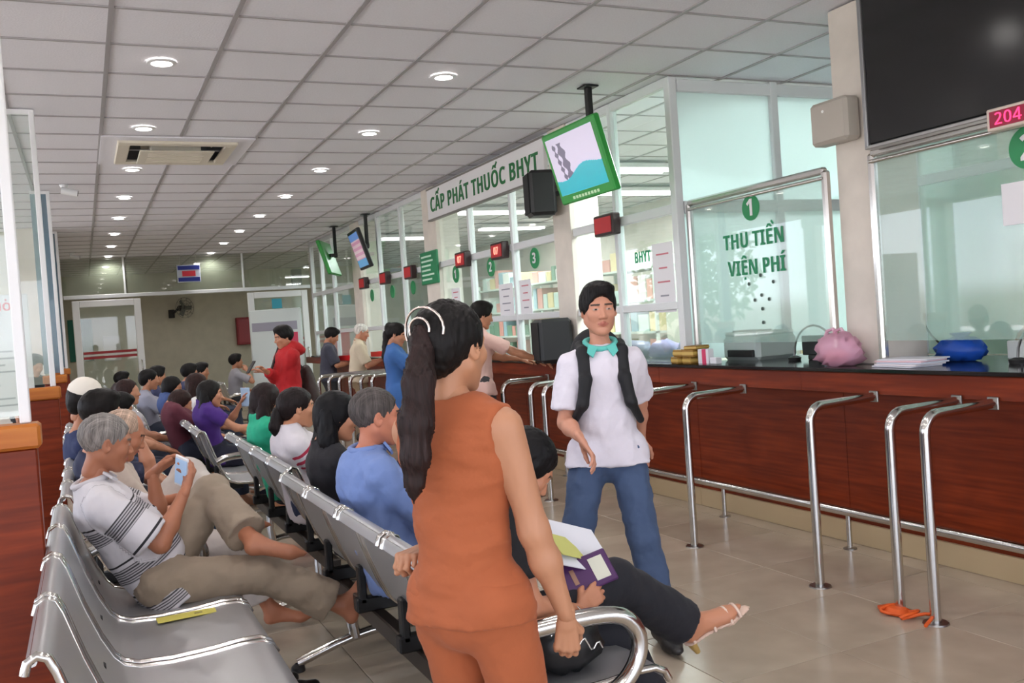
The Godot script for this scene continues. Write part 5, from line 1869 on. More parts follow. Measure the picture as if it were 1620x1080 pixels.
func people():
	var skin := rgb(188, 130, 100)
	var blackh := rgb(20, 17, 17)

	# woman in orange, standing with a hand on the armrest
	var orange := cloth(rgb(160, 84, 47))
	var w1 := person({"label": "woman with a long ponytail standing in a sleeveless orange top", "at": Vector3(0.815, 0, -2.12), "yaw": 2.10, "hipw": 0.92, "h": 1.572, "fem": true, "cell": 0.008, "face": true,
		"side": 0.05, "lean": 0.07, "head": Vector3(0.05, 0.0, 0.0), "skin": rgb(178, 126, 96), "hair": "tail", "hairc": blackh, "wide": 1.06, "sw": 1.06, "armw": 1.12,
		"Rhand": Vector3(1.035, 0.715, -2.00), "Rpole": Vector3(0.1, -0.2, -1.0), "Rd": Vector3(0.02, -0.95, -0.15), "Rn": Vector3(0.3, -0.1, -0.9), "Rgrip": [0.7, 0.7, 0.0],
		"Lhand": Vector3(0.785, 0.915, -2.33), "Lpole": Vector3(-0.3, -0.2, 1.0), "Lgrip": [1.2, 0.8, 0.0], "Ld": Vector3(-0.5, 0.0, 0.35),
		"top": {"name": "blouse", "mat": orange, "sleeve": -1.0, "ease": 0.012, "hem": 0.06, "flare": -0.006, "over": 0.002, "fold": 0.010, "freq": Vector3(5, 16, 5)},
		"bottom": {"mat": orange, "ease": 0.008, "length": 0.9, "fold": 0.006}, "shoe": M.dark})
	mark("orange")
	ponytail(w1)

	# young man walking with a rucksack
	var jeans := cloth(rgb(66, 84, 116))
	var w2 := person({"label": "young man in a white polo shirt walking with a black rucksack", "at": Vector3(2.2, 0, -3.78), "yaw": -0.42, "h": 1.61, "neckup": 0.040, "cell": 0.010, "face": true,
		"head": Vector3(0.02, 0.10, 0.0), "skin": rgb(200, 142, 116), "hair": "full", "hairc": blackh, "lean": 0.05,
		"sw": 0.92, "hipw": 0.90,
		"Rhand": Vector3(1.95, 0.965, -3.58), "Rpole": Vector3(-0.3, -0.3, -1.0), "Rd": Vector3(0.35, -0.75, 0.35), "Rgrip": [0.45, 0.4, 0.2],
		"Lhand": Vector3(2.50, 0.86, -3.95),
		"Rankle": Vector3(2.02, 0.12, -3.98), "Lankle": Vector3(2.27, 0.09, -3.52),
		"top": {"name": "polo_shirt", "mat": cloth(rgb(218, 212, 222)), "sleeve": 0.80, "ease": 0.016, "hem": 0.055, "flare": 0.004, "loose": 0.010, "over": 0.014, "fold": 0.012, "cuff": 0.014, "collar": true, "collarm": cloth(rgb(96, 190, 180))},
		"bottom": {"name": "jeans", "mat": jeans, "ease": 0.012, "fold": 0.013}, "shoe": M.dark})
	rucksack(w2)
	mark("walker")

	# old man with the phone
	var stripe := stripe_mat()
	var w3 := person({"label": "grey-haired barefoot man in a striped polo shirt holding a phone", "at": Vector3(0.20, 0, -4.23), "yaw": EAST, "sit": true, "hip": Vector3(0.235, 0.515, -4.23), "h": 1.62, "cell": 0.010, "face": true, "group": "people seated on the benches",
		"slump": 0.12, "headat": Vector3(0.062, 1.112, -4.22), "head": Vector3(0.22, 0.12, 0.05), "skin": rgb(172, 112, 84), "hair": "crop", "hairc": rgb(128, 122, 118), "brow": rgb(120, 110, 104), "belly": 1.0,
		"Rhand": Vector3(0.345, 0.885, -4.10), "Rpole": Vector3(-0.3, -1.0, -0.2), "Rgrip": [0.7, 0.5, 0.0], "Rd": Vector3(0.25, 0.5, -0.6), "Rn": Vector3(-0.5, 0.5, 0.1),
		"Lhand": Vector3(0.235, 0.95, -4.30), "Lpole": Vector3(0.3, -1.0, 0.0), "Lgrip": [0.5, 0.3, 0.3], "Ld": Vector3(0.75, 0.5, 0.2), "Ln": Vector3(0.2, -0.6, 0.5),
		"Rankle": Vector3(0.965, 0.285, -4.06), "Rknee": Vector3(0, 1, 0.1), "Rfoot": Vector3(0.25, 0.95, 0.0),
		"Lankle": Vector3(0.60, 0.635, -4.06), "Lknee": Vector3(0.9, 0.9, 0.0), "Lfoot": Vector3(0.93, -0.16, 0.22),
		"top": {"name": "striped_polo_shirt", "mat": stripe, "sleeve": 0.85, "ease": 0.022, "hem": 0.10, "fold": 0.010, "cuff": 0.02, "stripe": true, "collar": true, "collarm": cloth(rgb(206, 202, 206))},
		"bottom": {"mat": cloth(rgb(150, 134, 116)), "ease": 0.018, "length": 0.84, "cuff": 0.02, "fold": 0.012}})
	mark("old man")
	var ph := thing("phone", "white smartphone held by the man in the striped shirt", "phone", Vector3(0.345, 0.955, -4.19))
	ph.rotation = Vector3(0.2, -0.9, -0.35)
	obj("case", bx(Vector3(0.072, 0.145, 0.010), Vector3.ZERO, 0.004), mat(rgb(226, 226, 230), 0.3), ph)
	obj("screen", bx(Vector3(0.064, 0.12, 0.001), Vector3(0, 0, 0.0055)), glow(rgb(150, 176, 206), 0.4), ph)

	# man in beige next to him, feet up
	person({"label": "man in a beige shirt sitting with crossed bare feet beside the striped shirt", "at": Vector3(0.20, 0, -5.0), "yaw": EAST, "sit": true, "hip": Vector3(0.22, 0.52, -5.0), "h": 1.64, "cell": 0.014, "group": "people seated on the benches",
		"lean": -0.30, "slump": 0.5, "headat": Vector3(0.155, 1.075, -4.95), "head": Vector3(0.45, 0.0, 0.0), "skin": rgb(186, 122, 92), "hair": "thin", "hairc": rgb(176, 150, 132),
		"Rhand": Vector3(0.44, 0.70, -4.90), "Lhand": Vector3(0.40, 0.72, -5.02), "Rgrip": [0.6, 0.4, 0.0],
		"Lankle": Vector3(0.60, 0.60, -4.92), "Lknee": Vector3(0.9, 0.9, 0.0), "Lfoot": Vector3(0.95, -0.1, 0.2), "Rankle": Vector3(0.78, 0.10, -4.86),
		"top": {"mat": cloth(rgb(196, 178, 166)), "sleeve": 0.95, "ease": 0.02, "fold": 0.014, "collar": true}, "bottom": {"mat": cloth(rgb(196, 186, 180)), "ease": 0.02, "length": 0.8, "cuff": 0.02}})
	# dark-haired man with a hand at his mouth
	sitter("black-haired man in navy leaning forward with a hand to his mouth", 0.13, -5.65, {"hip": Vector3(0.16, 0.52, -5.65), "lean": 0.10, "slump": 0.25, "headat": Vector3(0.07, 1.155, -5.5), "head": Vector3(0.15, 0.25, 0.0), "hair": "full", "cell": 0.015, "skin": rgb(190, 130, 100),
		"Rhand": Vector3(0.235, 1.03, -5.42), "Rpole": Vector3(0, -1, 0.2), "Rgrip": [0.9, 0.5, 0.0], "Rd": Vector3(-0.2, 0.8, -0.2), "Rn": Vector3(-1, 0, 0), "top": {"mat": cloth(rgb(40, 44, 70)), "sleeve": 0.8}, "bottom": {"mat": cloth(rgb(48, 66, 96))}})
	# white cap
	var cw := sitter("person in a white cap and navy jacket seated on the left aisle bench", 0.10, -6.5, {"headat": Vector3(-0.005, 1.195, -6.45), "head": Vector3(0.25, -0.5, 0.0), "hair": "bob", "fem": true, "top": {"name": "jacket", "mat": cloth(rgb(36, 46, 84)), "sleeve": 1.9, "ease": 0.02}, "bottom": {"mat": cloth(rgb(60, 60, 70))}})
	var chx: Transform3D = cw.get_meta("head_xf")
	var cap := obj("cap", blob(Vector3(0, 0.045, -0.012), Vector3(0.094, 0.098, 0.112), 20, 0.05, 4, 0.035), cloth(rgb(226, 218, 206)), cw)
	cap.transform = chx
	obj("brim", bx(Vector3(0.13, 0.008, 0.09), Vector3(0, 0.045, 0.125), 0.003), cloth(rgb(226, 218, 206)), cap)
	mark("row one near")

	# farther along the left row: place, look
	var g := [rgb(96, 98, 120), rgb(150, 150, 164), rgb(60, 80, 130), rgb(70, 60, 62), rgb(54, 58, 90), rgb(40, 60, 110), rgb(188, 184, 190), rgb(96, 40, 54)]
	# [label, crown of the head, hair, shirt, woman, head turn, hair colour]
	var brown := rgb(44, 26, 24)
	var far_l := [
		["woman with a black ponytail in a grey striped top on the middle bench", Vector3(0.66, 1.24, -11.2), "tail", 1, true, Vector3(0.1, 0, 0), blackh],
		["dark-haired person in dark clothes bowed over beyond the hand at the mouth", Vector3(0.24, 1.13, -8.2), "full", 3, false, Vector3(0.4, 0.1, 0), blackh],
		["red-brown-haired woman in a pale blue collar along the left row", Vector3(0.34, 1.22, -8.95), "bob", 6, true, Vector3(0.0, -0.3, 0), brown],
		["black-haired person in navy beside the grey striped top", Vector3(0.84, 1.23, -12.6), "full", 4, false, Vector3(0.1, 0.2, 0), blackh],
		["small far person in dark clothes below the left glass door", Vector3(0.49, 1.15, -14.5), "full", 3, false, Vector3(0.1, 0.0, 0), blackh],
		["person in blue with a black fringe on the middle bench", Vector3(0.84, 1.16, -10.5), "bob", 2, true, Vector3(0.25, -0.3, 0), blackh],
		["dark-haired woman in a maroon and white top on the middle bench", Vector3(0.76, 1.09, -8.75), "wave", 7, true, Vector3(0.35, 0.0, 0), brown],
		["woman with long hair in a bright white shirt behind the purple shirt", Vector3(0.97, 1.21, -9.3), "long", 8, true, Vector3(0.1, -0.1, 0), brown],
		["black-haired man seated near the far screen", Vector3(1.27, 1.22, -13.0), "full", 4, false, Vector3(0.1, 0.0, 0), blackh],
		["second black-haired man seated near the far screen", Vector3(1.53, 1.20, -14.0), "full", 3, false, Vector3(0.1, -0.4, 0), blackh]]
	g.append(rgb(226, 222, 222))
	for a in far_l:
		var cr: Vector3 = a[1]
		sitter(a[0], cr.x + 0.03, cr.z, {"headat": cr - Vector3(0, 0.118, 0), "hair": a[2], "fem": a[4], "head": a[5], "hairc": a[6], "cell": 0.022, "h": 1.58, "drop": 0.16, "top": {"mat": cloth(g[a[3]]), "sleeve": 0.75}, "bottom": {"mat": cloth(rgb(46, 52, 70))}, "lean": -0.02, "slump": 0.25})
	person({"label": "dark-haired person in black bending down in the left room behind the post", "at": Vector3(-0.62, 0, -12.0), "yaw": 0.6, "h": 1.52, "cell": 0.024, "hair": "full", "lean": 0.35, "head": Vector3(0.4, 0, 0), "top": {"mat": cloth(rgb(36, 36, 40)), "sleeve": 0.8}, "bottom": {"mat": cloth(rgb(40, 40, 46))}, "shoe": M.dark})
	mark("row one far")

	# middle row
	sitter("woman with long hair in a purple shirt hiding her face behind a paper", 0.99, -8.35, {"headat": Vector3(0.965, 1.055, -8.3), "fem": true, "hair": "long", "cell": 0.016, "lean": 0.0, "slump": 0.2, "head": Vector3(0.1, 0.0, 0), "Rhand": Vector3(1.36, 0.72, -8.15), "Lhand": Vector3(1.22, 0.95, -8.35), "top": {"mat": cloth(rgb(70, 34, 120)), "sleeve": 0.6}, "bottom": {"mat": cloth(rgb(30, 30, 50))}})
	solo("folded_paper", bx(Vector3(0.008, 0.16, 0.12), Vector3.ZERO, 0.002), mat(rgb(166, 190, 214), 0.7), "pale blue folded paper held up by the woman in purple", "paper", Vector3(1.25, 1.00, -8.28), 0.5)
	sitter("woman with wavy dark hair in a green shirt", 1.14, -6.25, {"headat": Vector3(1.08, 1.085, -6.25), "fem": true, "hair": "wave", "hairc": rgb(34, 22, 22), "cell": 0.015, "lean": 0.08, "slump": 0.15, "head": Vector3(0.15, 0.35, 0), "top": {"mat": cloth(rgb(36, 168, 130)), "sleeve": 1.5, "fold": 0.014}, "bottom": {"mat": cloth(rgb(40, 44, 60))}})
	var ws := sitter("woman with a low ponytail in white with red-striped sleeves", 1.14, -5.5, {"headat": Vector3(1.10, 1.085, -5.38), "fem": true, "hair": "tail", "hairc": rgb(30, 22, 22), "cell": 0.013, "lean": 0.03, "slump": 0.15, "head": Vector3(0.05, -0.05, 0), "skin": rgb(192, 134, 102), "wide": 1.1, "top": {"mat": sleeve_stripe_mat(), "sleeve": 0.62, "stripe": true, "ease": 0.016}, "bottom": {"mat": cloth(rgb(50, 60, 90))}})
	low_tail(ws, 0.16)
	sitter("woman in black with long black hair beside the blue shirt", 1.12, -4.40, {"headat": Vector3(1.075, 1.105, -4.36), "fem": true, "hair": "long", "hairc": rgb(16, 15, 18), "cell": 0.014, "lean": 0.0, "slump": 0.2, "head": Vector3(0.2, -0.1, 0), "top": {"mat": cloth(rgb(26, 24, 30)), "sleeve": 1.8}, "bottom": {"mat": cloth(rgb(24, 24, 30))}})
	sitter("grey-haired man in a blue shirt on the bench", 1.13, -3.72, {"hip": Vector3(1.13, 0.525, -3.72), "headat": Vector3(1.075, 1.145, -3.70), "hair": "crop", "hairc": rgb(76, 70, 68), "cell": 0.012, "face": true, "lean": 0.02, "slump": 0.2, "head": Vector3(0.08, -0.1, 0), "skin": rgb(190, 120, 92), "wide": 1.08, "top": {"mat": cloth(rgb(112, 134, 186)), "sleeve": 1.0, "fold": 0.016, "ease": 0.024, "collar": true}, "bottom": {"mat": cloth(rgb(40, 40, 52))}})
	mark("middle row")
	# woman bowed over her papers
	var w4 := person({"label": "woman in black trousers bent over papers with her legs crossed", "at": Vector3(1.15, 0, -2.64), "yaw": EAST - 0.12, "sit": true, "hip": Vector3(1.145, 0.54, -2.66), "h": 1.58, "fem": true, "cell": 0.011, "group": "people seated on the benches",
		"lean": 0.18, "slump": 0.35, "headat": Vector3(1.215, 1.045, -2.60), "head": Vector3(0.75, -0.1, 0.0), "skin": rgb(188, 128, 98), "hair": "long", "hairc": rgb(16, 14, 16),
		"Rhand": Vector3(1.32, 0.60, -2.50), "Rpole": Vector3(-0.5, -0.8, -0.3), "Rgrip": [0.45, 0.4, 0.3], "Rd": Vector3(0.85, 0.35, -0.25), "Rn": Vector3(0.2, -0.3, -0.95),
		"Lhand": Vector3(1.40, 0.72, -2.78), "Lgrip": [0.4, 0.3, 0.0],
		"Rankle": Vector3(1.82, 0.41, -2.66), "Rknee": Vector3(0.0, 1.0, 0.3), "Rfoot": Vector3(0.90, 0.36, 0.10),
		"Lankle": Vector3(1.67, 0.09, -2.60), "Lknee": Vector3(0.05, 0.9, 0.4),
		"top": {"mat": cloth(rgb(22, 22, 26)), "sleeve": 0.7}, "bottom": {"mat": cloth(rgb(22, 22, 30)), "ease": 0.012, "length": 0.93, "cuff": 0.02, "fold": 0.007}})
	heels(w4)
	mark("seated woman")
	# what she holds
	for q in [[Vector3(1.40, 0.755, -2.66), 0.0, rgb(222, 222, 230), "white printed sheet on the lap of the seated woman"], [Vector3(1.345, 0.772, -2.615), 0.25, rgb(200, 200, 116), "yellow printed slip on the lap of the seated woman"]]:
		var sh := thing("lap_sheet", q[3], "paper", q[0], q[1])
		sh.rotation.z = -0.45
		sh.rotation.x = 0.62
		obj("sheet", bx(Vector3(0.30 if q[1] == 0.0 else 0.15, 0.003, 0.21 if q[1] == 0.0 else 0.10)), mat(q[2], 0.8), sh)
	var pw := thing("purple_wallet", "purple flip wallet phone case held by the seated woman", "wallet", Vector3(1.385, 0.685, -2.57), 0.2)
	pw.rotation.x = 0.9
	pw.rotation.z = 0.35
	obj("cover", bx(Vector3(0.19, 0.012, 0.11), Vector3.ZERO, 0.004), mat(rgb(70, 26, 84), 0.5), pw)
	obj("window", bx(Vector3(0.05, 0.002, 0.075), Vector3(0.05, 0.007, 0)), mat(rgb(206, 206, 190), 0.4), pw)
	obj("badge", bx(Vector3(0.015, 0.002, 0.05), Vector3(-0.04, 0.007, 0)), mat(rgb(150, 110, 90), 0.4), pw)
	var hb := thing("black_handbag", "black handbag with silver chain trim on the seat of the seated woman", "bag", Vector3(1.26, 0.43, -2.48))
	obj("pouch", blob(Vector3(0, 0.085, 0), Vector3(0.12, 0.085, 0.06), 18, 0.25, 5, 0.0), mat(rgb(22, 22, 24), 0.4), hb)
	var ch := []
	for a in 18: ch.append(Vector3(-0.08 + 0.01 * a, 0.14 + 0.015 * sin(a * 1.3) - 0.004 * a, 0.055))
	obj("chain", MB.new().tube(ch, 0.004, 6), M.chrome, hb)
	var br := []
	for a in 16: br.append(Vector3(0.0, 0.034 * cos(TAU * a / 16), 0.034 * sin(TAU * a / 16)))
	var bl := solo("bangle", MB.new().tube(br, 0.004, 8, -1.0, true), M.chrome, "silver bangle on the wrist of the seated woman", "bangle", Vector3(1.305, 0.592, -2.495), 0.3)
	bl.rotation.z = 0.35

	# standing at the counter and in the hall
	var st := [
		{"label": "man with short black hair in a red hoodie looking at a phone", "at": Vector3(1.98, 0, -10.1), "yaw": -1.35, "h": 1.63, "cell": 0.018, "hair": "full", "head": Vector3(0.2, 0, 0), "Rhand": Vector3(1.72, 1.16, -9.98), "Lhand": Vector3(1.74, 1.14, -10.2), "top": {"name": "hoodie", "mat": cloth(rgb(176, 22, 28)), "sleeve": 1.7, "ease": 0.024, "hem": 0.12, "fold": 0.014}, "bottom": {"mat": cloth(rgb(44, 46, 60))}, "shoe": M.dark},
		{"label": "man in a dark grey shirt waiting at the far hatch with a red tray", "at": Vector3(3.27, 0, -13.6), "yaw": 1.25, "h": 1.60, "cell": 0.02, "hair": "full", "lean": 0.1, "head": Vector3(0.45, 0, 0), "Rhand": Vector3(3.58, 1.04, -13.42), "Lhand": Vector3(3.60, 1.04, -13.68), "top": {"mat": cloth(rgb(62, 62, 76)), "sleeve": 0.9, "ease": 0.02}, "bottom": {"mat": cloth(rgb(40, 40, 46))}, "shoe": M.dark},
		{"label": "white-haired man in a cream shirt at the hatch with a red tray", "at": Vector3(3.40, 0, -12.45), "yaw": 1.3, "h": 1.62, "cell": 0.019, "hair": "crop", "hairc": rgb(206, 200, 192), "lean": 0.12, "head": Vector3(0.3, 0, 0), "skin": rgb(196, 134, 106), "Rhand": Vector3(3.70, 1.08, -12.28), "Lhand": Vector3(3.72, 1.08, -12.55), "top": {"mat": cloth(rgb(206, 190, 166)), "sleeve": 0.9, "ease": 0.02, "collar": true}, "bottom": {"mat": cloth(rgb(150, 128, 100))}, "shoe": M.dark},
		{"label": "woman with a black ponytail in a blue dress standing at the rails", "at": Vector3(2.88, 0, -9.05), "yaw": 1.1, "h": 1.58, "fem": true, "cell": 0.018, "hair": "bun", "head": Vector3(0.35, -0.1, 0), "Rhand": Vector3(3.2, 1.0, -8.8), "top": {"name": "dress", "mat": cloth(rgb(54, 96, 156)), "sleeve": 0.7, "ease": 0.024, "hem": 0.42, "flare": 0.09}, "bottom": {"mat": cloth(rgb(40, 50, 80))}, "shoe": M.dark},
		{"label": "black-haired person in a pale pink shirt leaning at the counter by the loudspeaker", "at": Vector3(3.22, 0, -7.72), "yaw": 1.45, "h": 1.72, "cell": 0.018, "hair": "full", "lean": 0.08, "head": Vector3(0.25, 0, 0), "Rhand": Vector3(3.72, 1.13, -7.5), "Lhand": Vector3(3.72, 1.13, -7.9), "top": {"mat": cloth(rgb(206, 166, 156)), "sleeve": 0.8}, "bottom": {"mat": cloth(rgb(44, 40, 44))}, "shoe": M.dark},
		{"label": "man in a grey shirt seated on the far bench with a hand to his chin", "at": Vector3(2.22, 0, -15.75), "yaw": EAST, "sit": true, "hip": Vector3(2.22, 0.525, -15.75), "h": 1.6, "cell": 0.024, "hair": "full", "lean": 0.1, "Rhand": Vector3(2.42, 0.98, -15.65), "top": {"mat": cloth(rgb(150, 146, 152)), "sleeve": 0.8}, "bottom": {"mat": cloth(rgb(28, 28, 32))}, "shoe": M.dark},
		{"label": "cashier in a pale lilac shirt behind the second cashier pane", "at": Vector3(5.05, 0, -3.36), "yaw": -1.7, "h": 1.58, "cell": 0.016, "hair": "bob", "fem": true, "Rhand": Vector3(4.70, 1.28, -3.42), "Lhand": Vector3(4.74, 1.26, -3.16), "Rpole": Vector3(-0.7, -0.5, -0.2), "top": {"mat": cloth(rgb(190, 188, 206)), "sleeve": 0.9, "ease": 0.02}, "bottom": {"mat": cloth(rgb(40, 44, 60))}, "shoe": M.dark}]
	for sp in st:
		var p := person(sp)
		if sp.label.begins_with("man with short black hair in a red"): hood_and_bag(p)
		if sp.label.begins_with("woman with a black ponytail in a blue"): low_tail(p, 0.46)
	mark("standing")
	for q in [[Vector3(3.60, 1.09, -13.45), "red plastic tray held by the man in dark grey"], [Vector3(3.76, 1.14, -12.30), "red plastic tray held by the white-haired man"]]:
		var t := thing("red_tray", q[1], "tray", q[0], 0.2)
		var m := MB.new()
		m.box(Vector3(0, 0, 0), Vector3(0.24, 0.012, 0.36))
		for e in [[0.12, 0, 0.012, 0.36], [-0.12, 0, 0.012, 0.36], [0, 0.18, 0.25, 0.012], [0, -0.18, 0.25, 0.012]]:
			m.box(Vector3(e[0], 0.03, e[1]), Vector3(e[2], 0.065, e[3]))
		obj("tray", m, mat(rgb(206, 28, 30), 0.4), t)
	var rp := thing("phone", "dark phone held by the man in the red hoodie", "phone", Vector3(1.60, 1.20, -10.08), 0.2)
	rp.rotation.z = -0.6
	obj("case", bx(Vector3(0.012, 0.15, 0.075), Vector3.ZERO, 0.003), M.dark, rp)
	obj("screen", bx(Vector3(0.001, 0.13, 0.066), Vector3(0.0065, 0, 0)), mat(rgb(40, 44, 50), 0.2), rp)

	# left behind on seats and floor
	var ys := thing("yellow_slip", "yellow paper slip lying on the empty seat beside the striped shirt", "paper", Vector3(0.31, 0.428, -3.88), 0.05)
	obj("slip", bx(Vector3(0.25, 0.002, 0.075)), mat(rgb(206, 196, 96), 0.8), ys)
	obj("print", bx(Vector3(0.03, 0.001, 0.02), Vector3(0.03, 0.0015, 0)), mat(rgb(150, 140, 80), 0.8), ys)
	for q in [[Vector3(0.66, 0, -3.86), "black leather shoe on the floor under the empty seats"], [Vector3(0.60, 0, -4.0), "second black leather shoe on the floor beside its pair"]]:
		var sh := thing("black_shoe", q[1], "shoe", q[0], 0.4, "pair of black shoes under the bench")
		var f := net_of([bn(Vector3(-0.09, 0.035, 0), Vector3(0.05, 0.035, 0), 0.036, 0.038), bn(Vector3(0.05, 0.03, 0), Vector3(0.13, 0.026, 0), 0.037, 0.026), bn(Vector3(-0.085, 0.04, 0), Vector3(-0.06, 0.075, 0), 0.032, 0.03)], 0.009, 0.0, 0.02)
		smooth_normals(f)
		obj("upper", f, mat(rgb(24, 22, 22), 0.3), sh)
		obj("sole", bx(Vector3(0.25, 0.012, 0.066), Vector3(0.015, 0.006, 0), 0.004), M.black, sh)

func stripe_mat() -> StandardMaterial3D:
	# bands of thin dark lines across white knit; v runs down the trunk from the neck, or 1 + along the sleeve
	var tex := noise_image(8, 1024, func(_x: int, y: int):
		var v := y / 1024.0 * 2.0
		var base := rgb(214, 210, 214)
		var dark := rgb(64, 62, 66)
		var lines := [[0.115, 0.123], [0.30, 0.308], [0.455, 0.463], [1.205, 1.213]]
		for q in lines:
			if v > q[0] and v < q[1]: return rgb(38, 36, 40)
		var bands := [[0.135, 0.20], [0.325, 0.395], [0.48, 0.56], [1.07, 1.135]]
		for q in bands:
			if v > q[0] and v < q[1] and fmod(v - q[0], 0.0105) < 0.0045: return dark
			if v > q[0] and v < q[1]: return rgb(186, 182, 186)
		return base)
	var m := StandardMaterial3D.new()
	m.albedo_texture = tex
	m.uv1_scale = Vector3(1, 0.5, 1)
	m.roughness = 0.85
	return m

func sleeve_stripe_mat() -> StandardMaterial3D:
	var tex := noise_image(8, 1024, func(_x: int, y: int):
		var v := y / 1024.0 * 2.0
		if v > 1.03 and fmod(v - 1.03, 0.040) < 0.018: return rgb(176, 44, 72)
		return rgb(214, 208, 214))
	var m := StandardMaterial3D.new()
	m.albedo_texture = tex
	m.uv1_scale = Vector3(1, 0.5, 1)
	m.roughness = 0.85
	return m

func ponytail(p: Node3D):
	var hx: Transform3D = p.get_meta("head_xf")
	var inv := p.transform.affine_inverse()
	var root := hx * Vector3(0.0, 0.035, -0.112)
	var pts := [root]
	for q in [Vector3(0.705, 1.37, -2.06), Vector3(0.688, 1.28, -2.045), Vector3(0.678, 1.20, -2.04), Vector3(0.670, 1.14, -2.04), Vector3(0.664, 1.095, -2.04)]:
		pts.append(inv * q)
	var bones := []
	var rr := [0.027, 0.036, 0.038, 0.032, 0.019, 0.005]
	for i in pts.size() - 1: bones.append(bn(pts[i], pts[i + 1], rr[i], rr[i + 1]))
	var m := net_of(bones, 0.008, 0.0, 0.02)
	ruffle(m, 0.009, Vector3(70, 3, 70), 4)
	obj("ponytail", m, hair_mat(rgb(40, 28, 27)), p)
	# claw clip of two silver arcs
	var c := MB.new()
	for q in [[0.062, 0.0], [0.032, 0.012]]:
		var arc := []
		for a in 15:
			var an := lerpf(-0.5, 3.4, a / 14.0)
			arc.append(hx * Vector3(q[0] * cos(an), 0.046 + q[0] * 0.9 * sin(an), -0.118 - q[1] + 0.25 * pow(q[0] * cos(an), 2.0) * 10.0))
		c.tube(arc, 0.0032, 7)
	obj("hair_clip", c, mat(rgb(206, 190, 180), 0.2, 0.9), p)

func low_tail(p: Node3D, drop: float):
	var hx: Transform3D = p.get_meta("head_xf")
	var a := hx * Vector3(0, -0.02, -0.115)
	var m := net_of([bn(a, a + Vector3(0, -drop * 0.5, -0.02), 0.034, 0.040), bn(a + Vector3(0, -drop * 0.5, -0.02), a + Vector3(0, -drop, -0.01), 0.040, 0.014)], 0.011, 0.0, 0.02)
	ruffle(m, 0.010, Vector3(50, 6, 50), 6)
	obj("ponytail", m, hair_mat(rgb(26, 20, 20)), p)

func rucksack(p: Node3D):
	var ax: Array = p.get_meta("axes")
	var l: Vector3 = ax[0]; var u: Vector3 = ax[1]; var f: Vector3 = ax[2]
	var rs := thing("rucksack", "black rucksack worn by the man in the white polo shirt", "rucksack", p.position, p.rotation.y)
	var bm := mat(rgb(20, 20, 24), 0.7)
	var c: Vector3 = ax[5]
	var m := net_of([bn(c - f * 0.21 + u * 0.10, c - f * 0.22 - u * 0.26, 0.13, 0.15, f, 0.6)], 0.014, 0.0, 0.02)
	smooth_normals(m)
	obj("pack", m, bm, rs)
	for e in [-1.0, 1.0]:
		var sh: Vector3 = ax[3] if e > 0 else ax[4]
		var k: Vector3 = sh - l * e * 0.055
		var b := net_of([bn(k - f * 0.13 - u * 0.03, k - f * 0.03 + u * 0.078, 0.028, 0.028), bn(k - f * 0.03 + u * 0.078, k + f * 0.06 + u * 0.06, 0.028, 0.028), bn(k + f * 0.06 + u * 0.06, k + f * 0.125 - u * 0.06, 0.028, 0.030, f, 0.75), bn(k + f * 0.125 - u * 0.06, k + l * e * 0.02 + f * 0.128 - u * 0.17, 0.030, 0.028, f, 0.75), bn(k + l * e * 0.02 + f * 0.14 - u * 0.17, k + l * e * 0.07 + f * 0.06 - u * 0.27, 0.022, 0.018)], 0.008, 0.0, 0.02)
		smooth_normals(b)
		obj("strap", b, bm, rs)

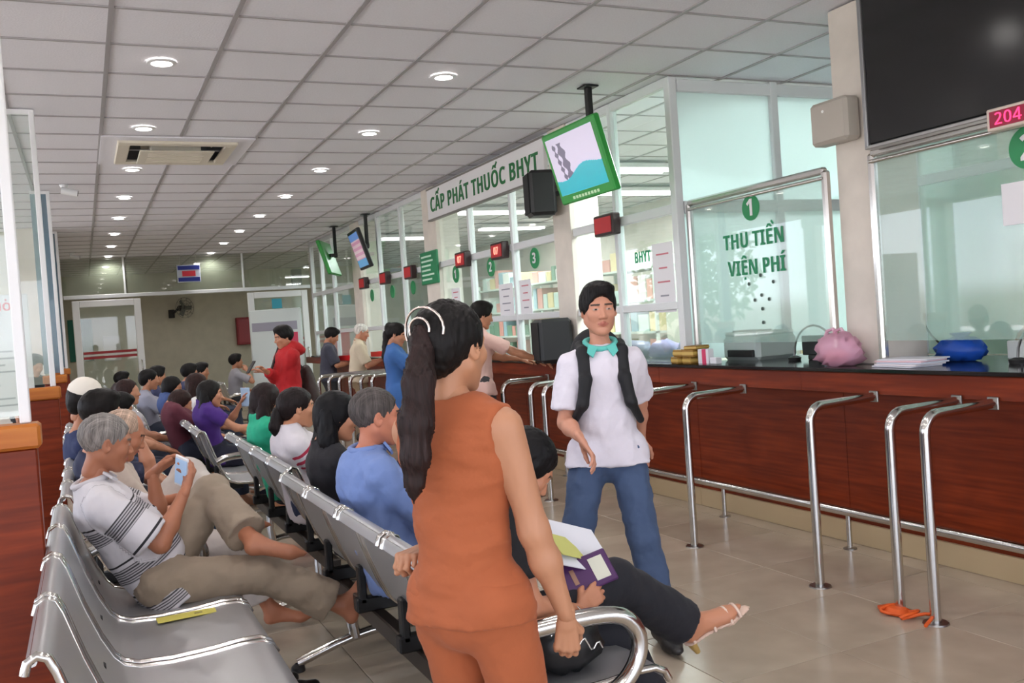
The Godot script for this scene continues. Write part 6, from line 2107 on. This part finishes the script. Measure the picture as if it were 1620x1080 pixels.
func hood_and_bag(p: Node3D):
	var ax: Array = p.get_meta("axes")
	var neck: Vector3 = p.get_meta("neck")
	var f: Vector3 = ax[2]
	var u: Vector3 = ax[1]
	var m := net_of([bn(neck - f * 0.06 + u * 0.03, neck - f * 0.13 - u * 0.02, 0.085, 0.075, u, 0.8), bn(neck + ax[0] * 0.06, neck - ax[0] * 0.06, 0.05, 0.05)], 0.016, 0.0, 0.03)
	ruffle(m, 0.012, Vector3(10, 10, 10), 2)
	obj("hood", m, cloth(rgb(176, 22, 28)), p)
	var b := thing("shoulder_bag", "dark brown shoulder bag behind the red hoodie", "bag", p.position, p.rotation.y)
	var g := net_of([bn(Vector3(-0.05, 1.05, -0.24), Vector3(0.02, 0.78, -0.26), 0.12, 0.15, Vector3(0, 0, 1), 0.6)], 0.018, 0.0, 0.02)
	ruffle(g, 0.01, Vector3(8, 8, 8), 3)
	obj("pouch", g, mat(rgb(52, 36, 32), 0.6), b)
	obj("strap", MB.new().tube([Vector3(-0.06, 1.12, -0.22), Vector3(-0.14, 1.38, -0.06), Vector3(-0.12, 1.40, 0.02), Vector3(-0.02, 1.15, 0.17)], 0.014, 7), mat(rgb(40, 30, 28), 0.6), b)

func heels(p: Node3D):
	var lg: Array = p.get_meta("legs")
	for g in lg:
		var an: Vector3 = g[2]
		var fd: Vector3 = g[3]
		var sh: Vector3 = g[4]
		var dn: Vector3 = (sh - fd * sh.dot(fd)).normalized()
		var sd := fd.cross(dn).normalized()
		var sole := MB.new()
		var path := []
		var h0 := an + sh * 0.045 - fd * 0.030 + dn * 0.028
		var bl := an + sh * 0.066 + fd * 0.120 + dn * 0.026
		var pts := [h0, h0.lerp(bl, 0.45) - dn * 0.004, bl, bl + fd * 0.075 - dn * 0.006]
		var s := net_of([bn(pts[0], pts[1], 0.028, 0.025, dn, 0.30), bn(pts[1], pts[2], 0.025, 0.036, dn, 0.25), bn(pts[2], pts[3], 0.036, 0.020, dn, 0.25)], 0.006, 0.0, 0.01)
		smooth_normals(s)
		var so := obj("sandal", s, mat(rgb(206, 176, 158), 0.35), p)
		obj("heel", MB.new().tube([h0 + dn * 0.0, h0 + dn * 0.03 + fd * 0.004, h0 + dn * 0.062 + fd * 0.012], 0.020, 10, 0.010), mat(rgb(170, 140, 80), 0.4), so)
		for q in [[h0.lerp(bl, 0.55), 0.066, 0.036], [bl - fd * 0.005, 0.058, 0.040], [bl + fd * 0.035, 0.046, 0.036], [h0 - fd * 0.0, 0.06, 0.036]]:
			var arc := []
			for a in 11:
				var t := PI * a / 10.0
				arc.append(q[0] - dn * 0.008 + sd * cos(t) * (q[2] - 0.007) - dn * sin(t) * (q[1] - 0.010))
			obj("strap", MB.new().tube(arc, 0.006, 6), mat(rgb(222, 196, 180), 0.3), so)
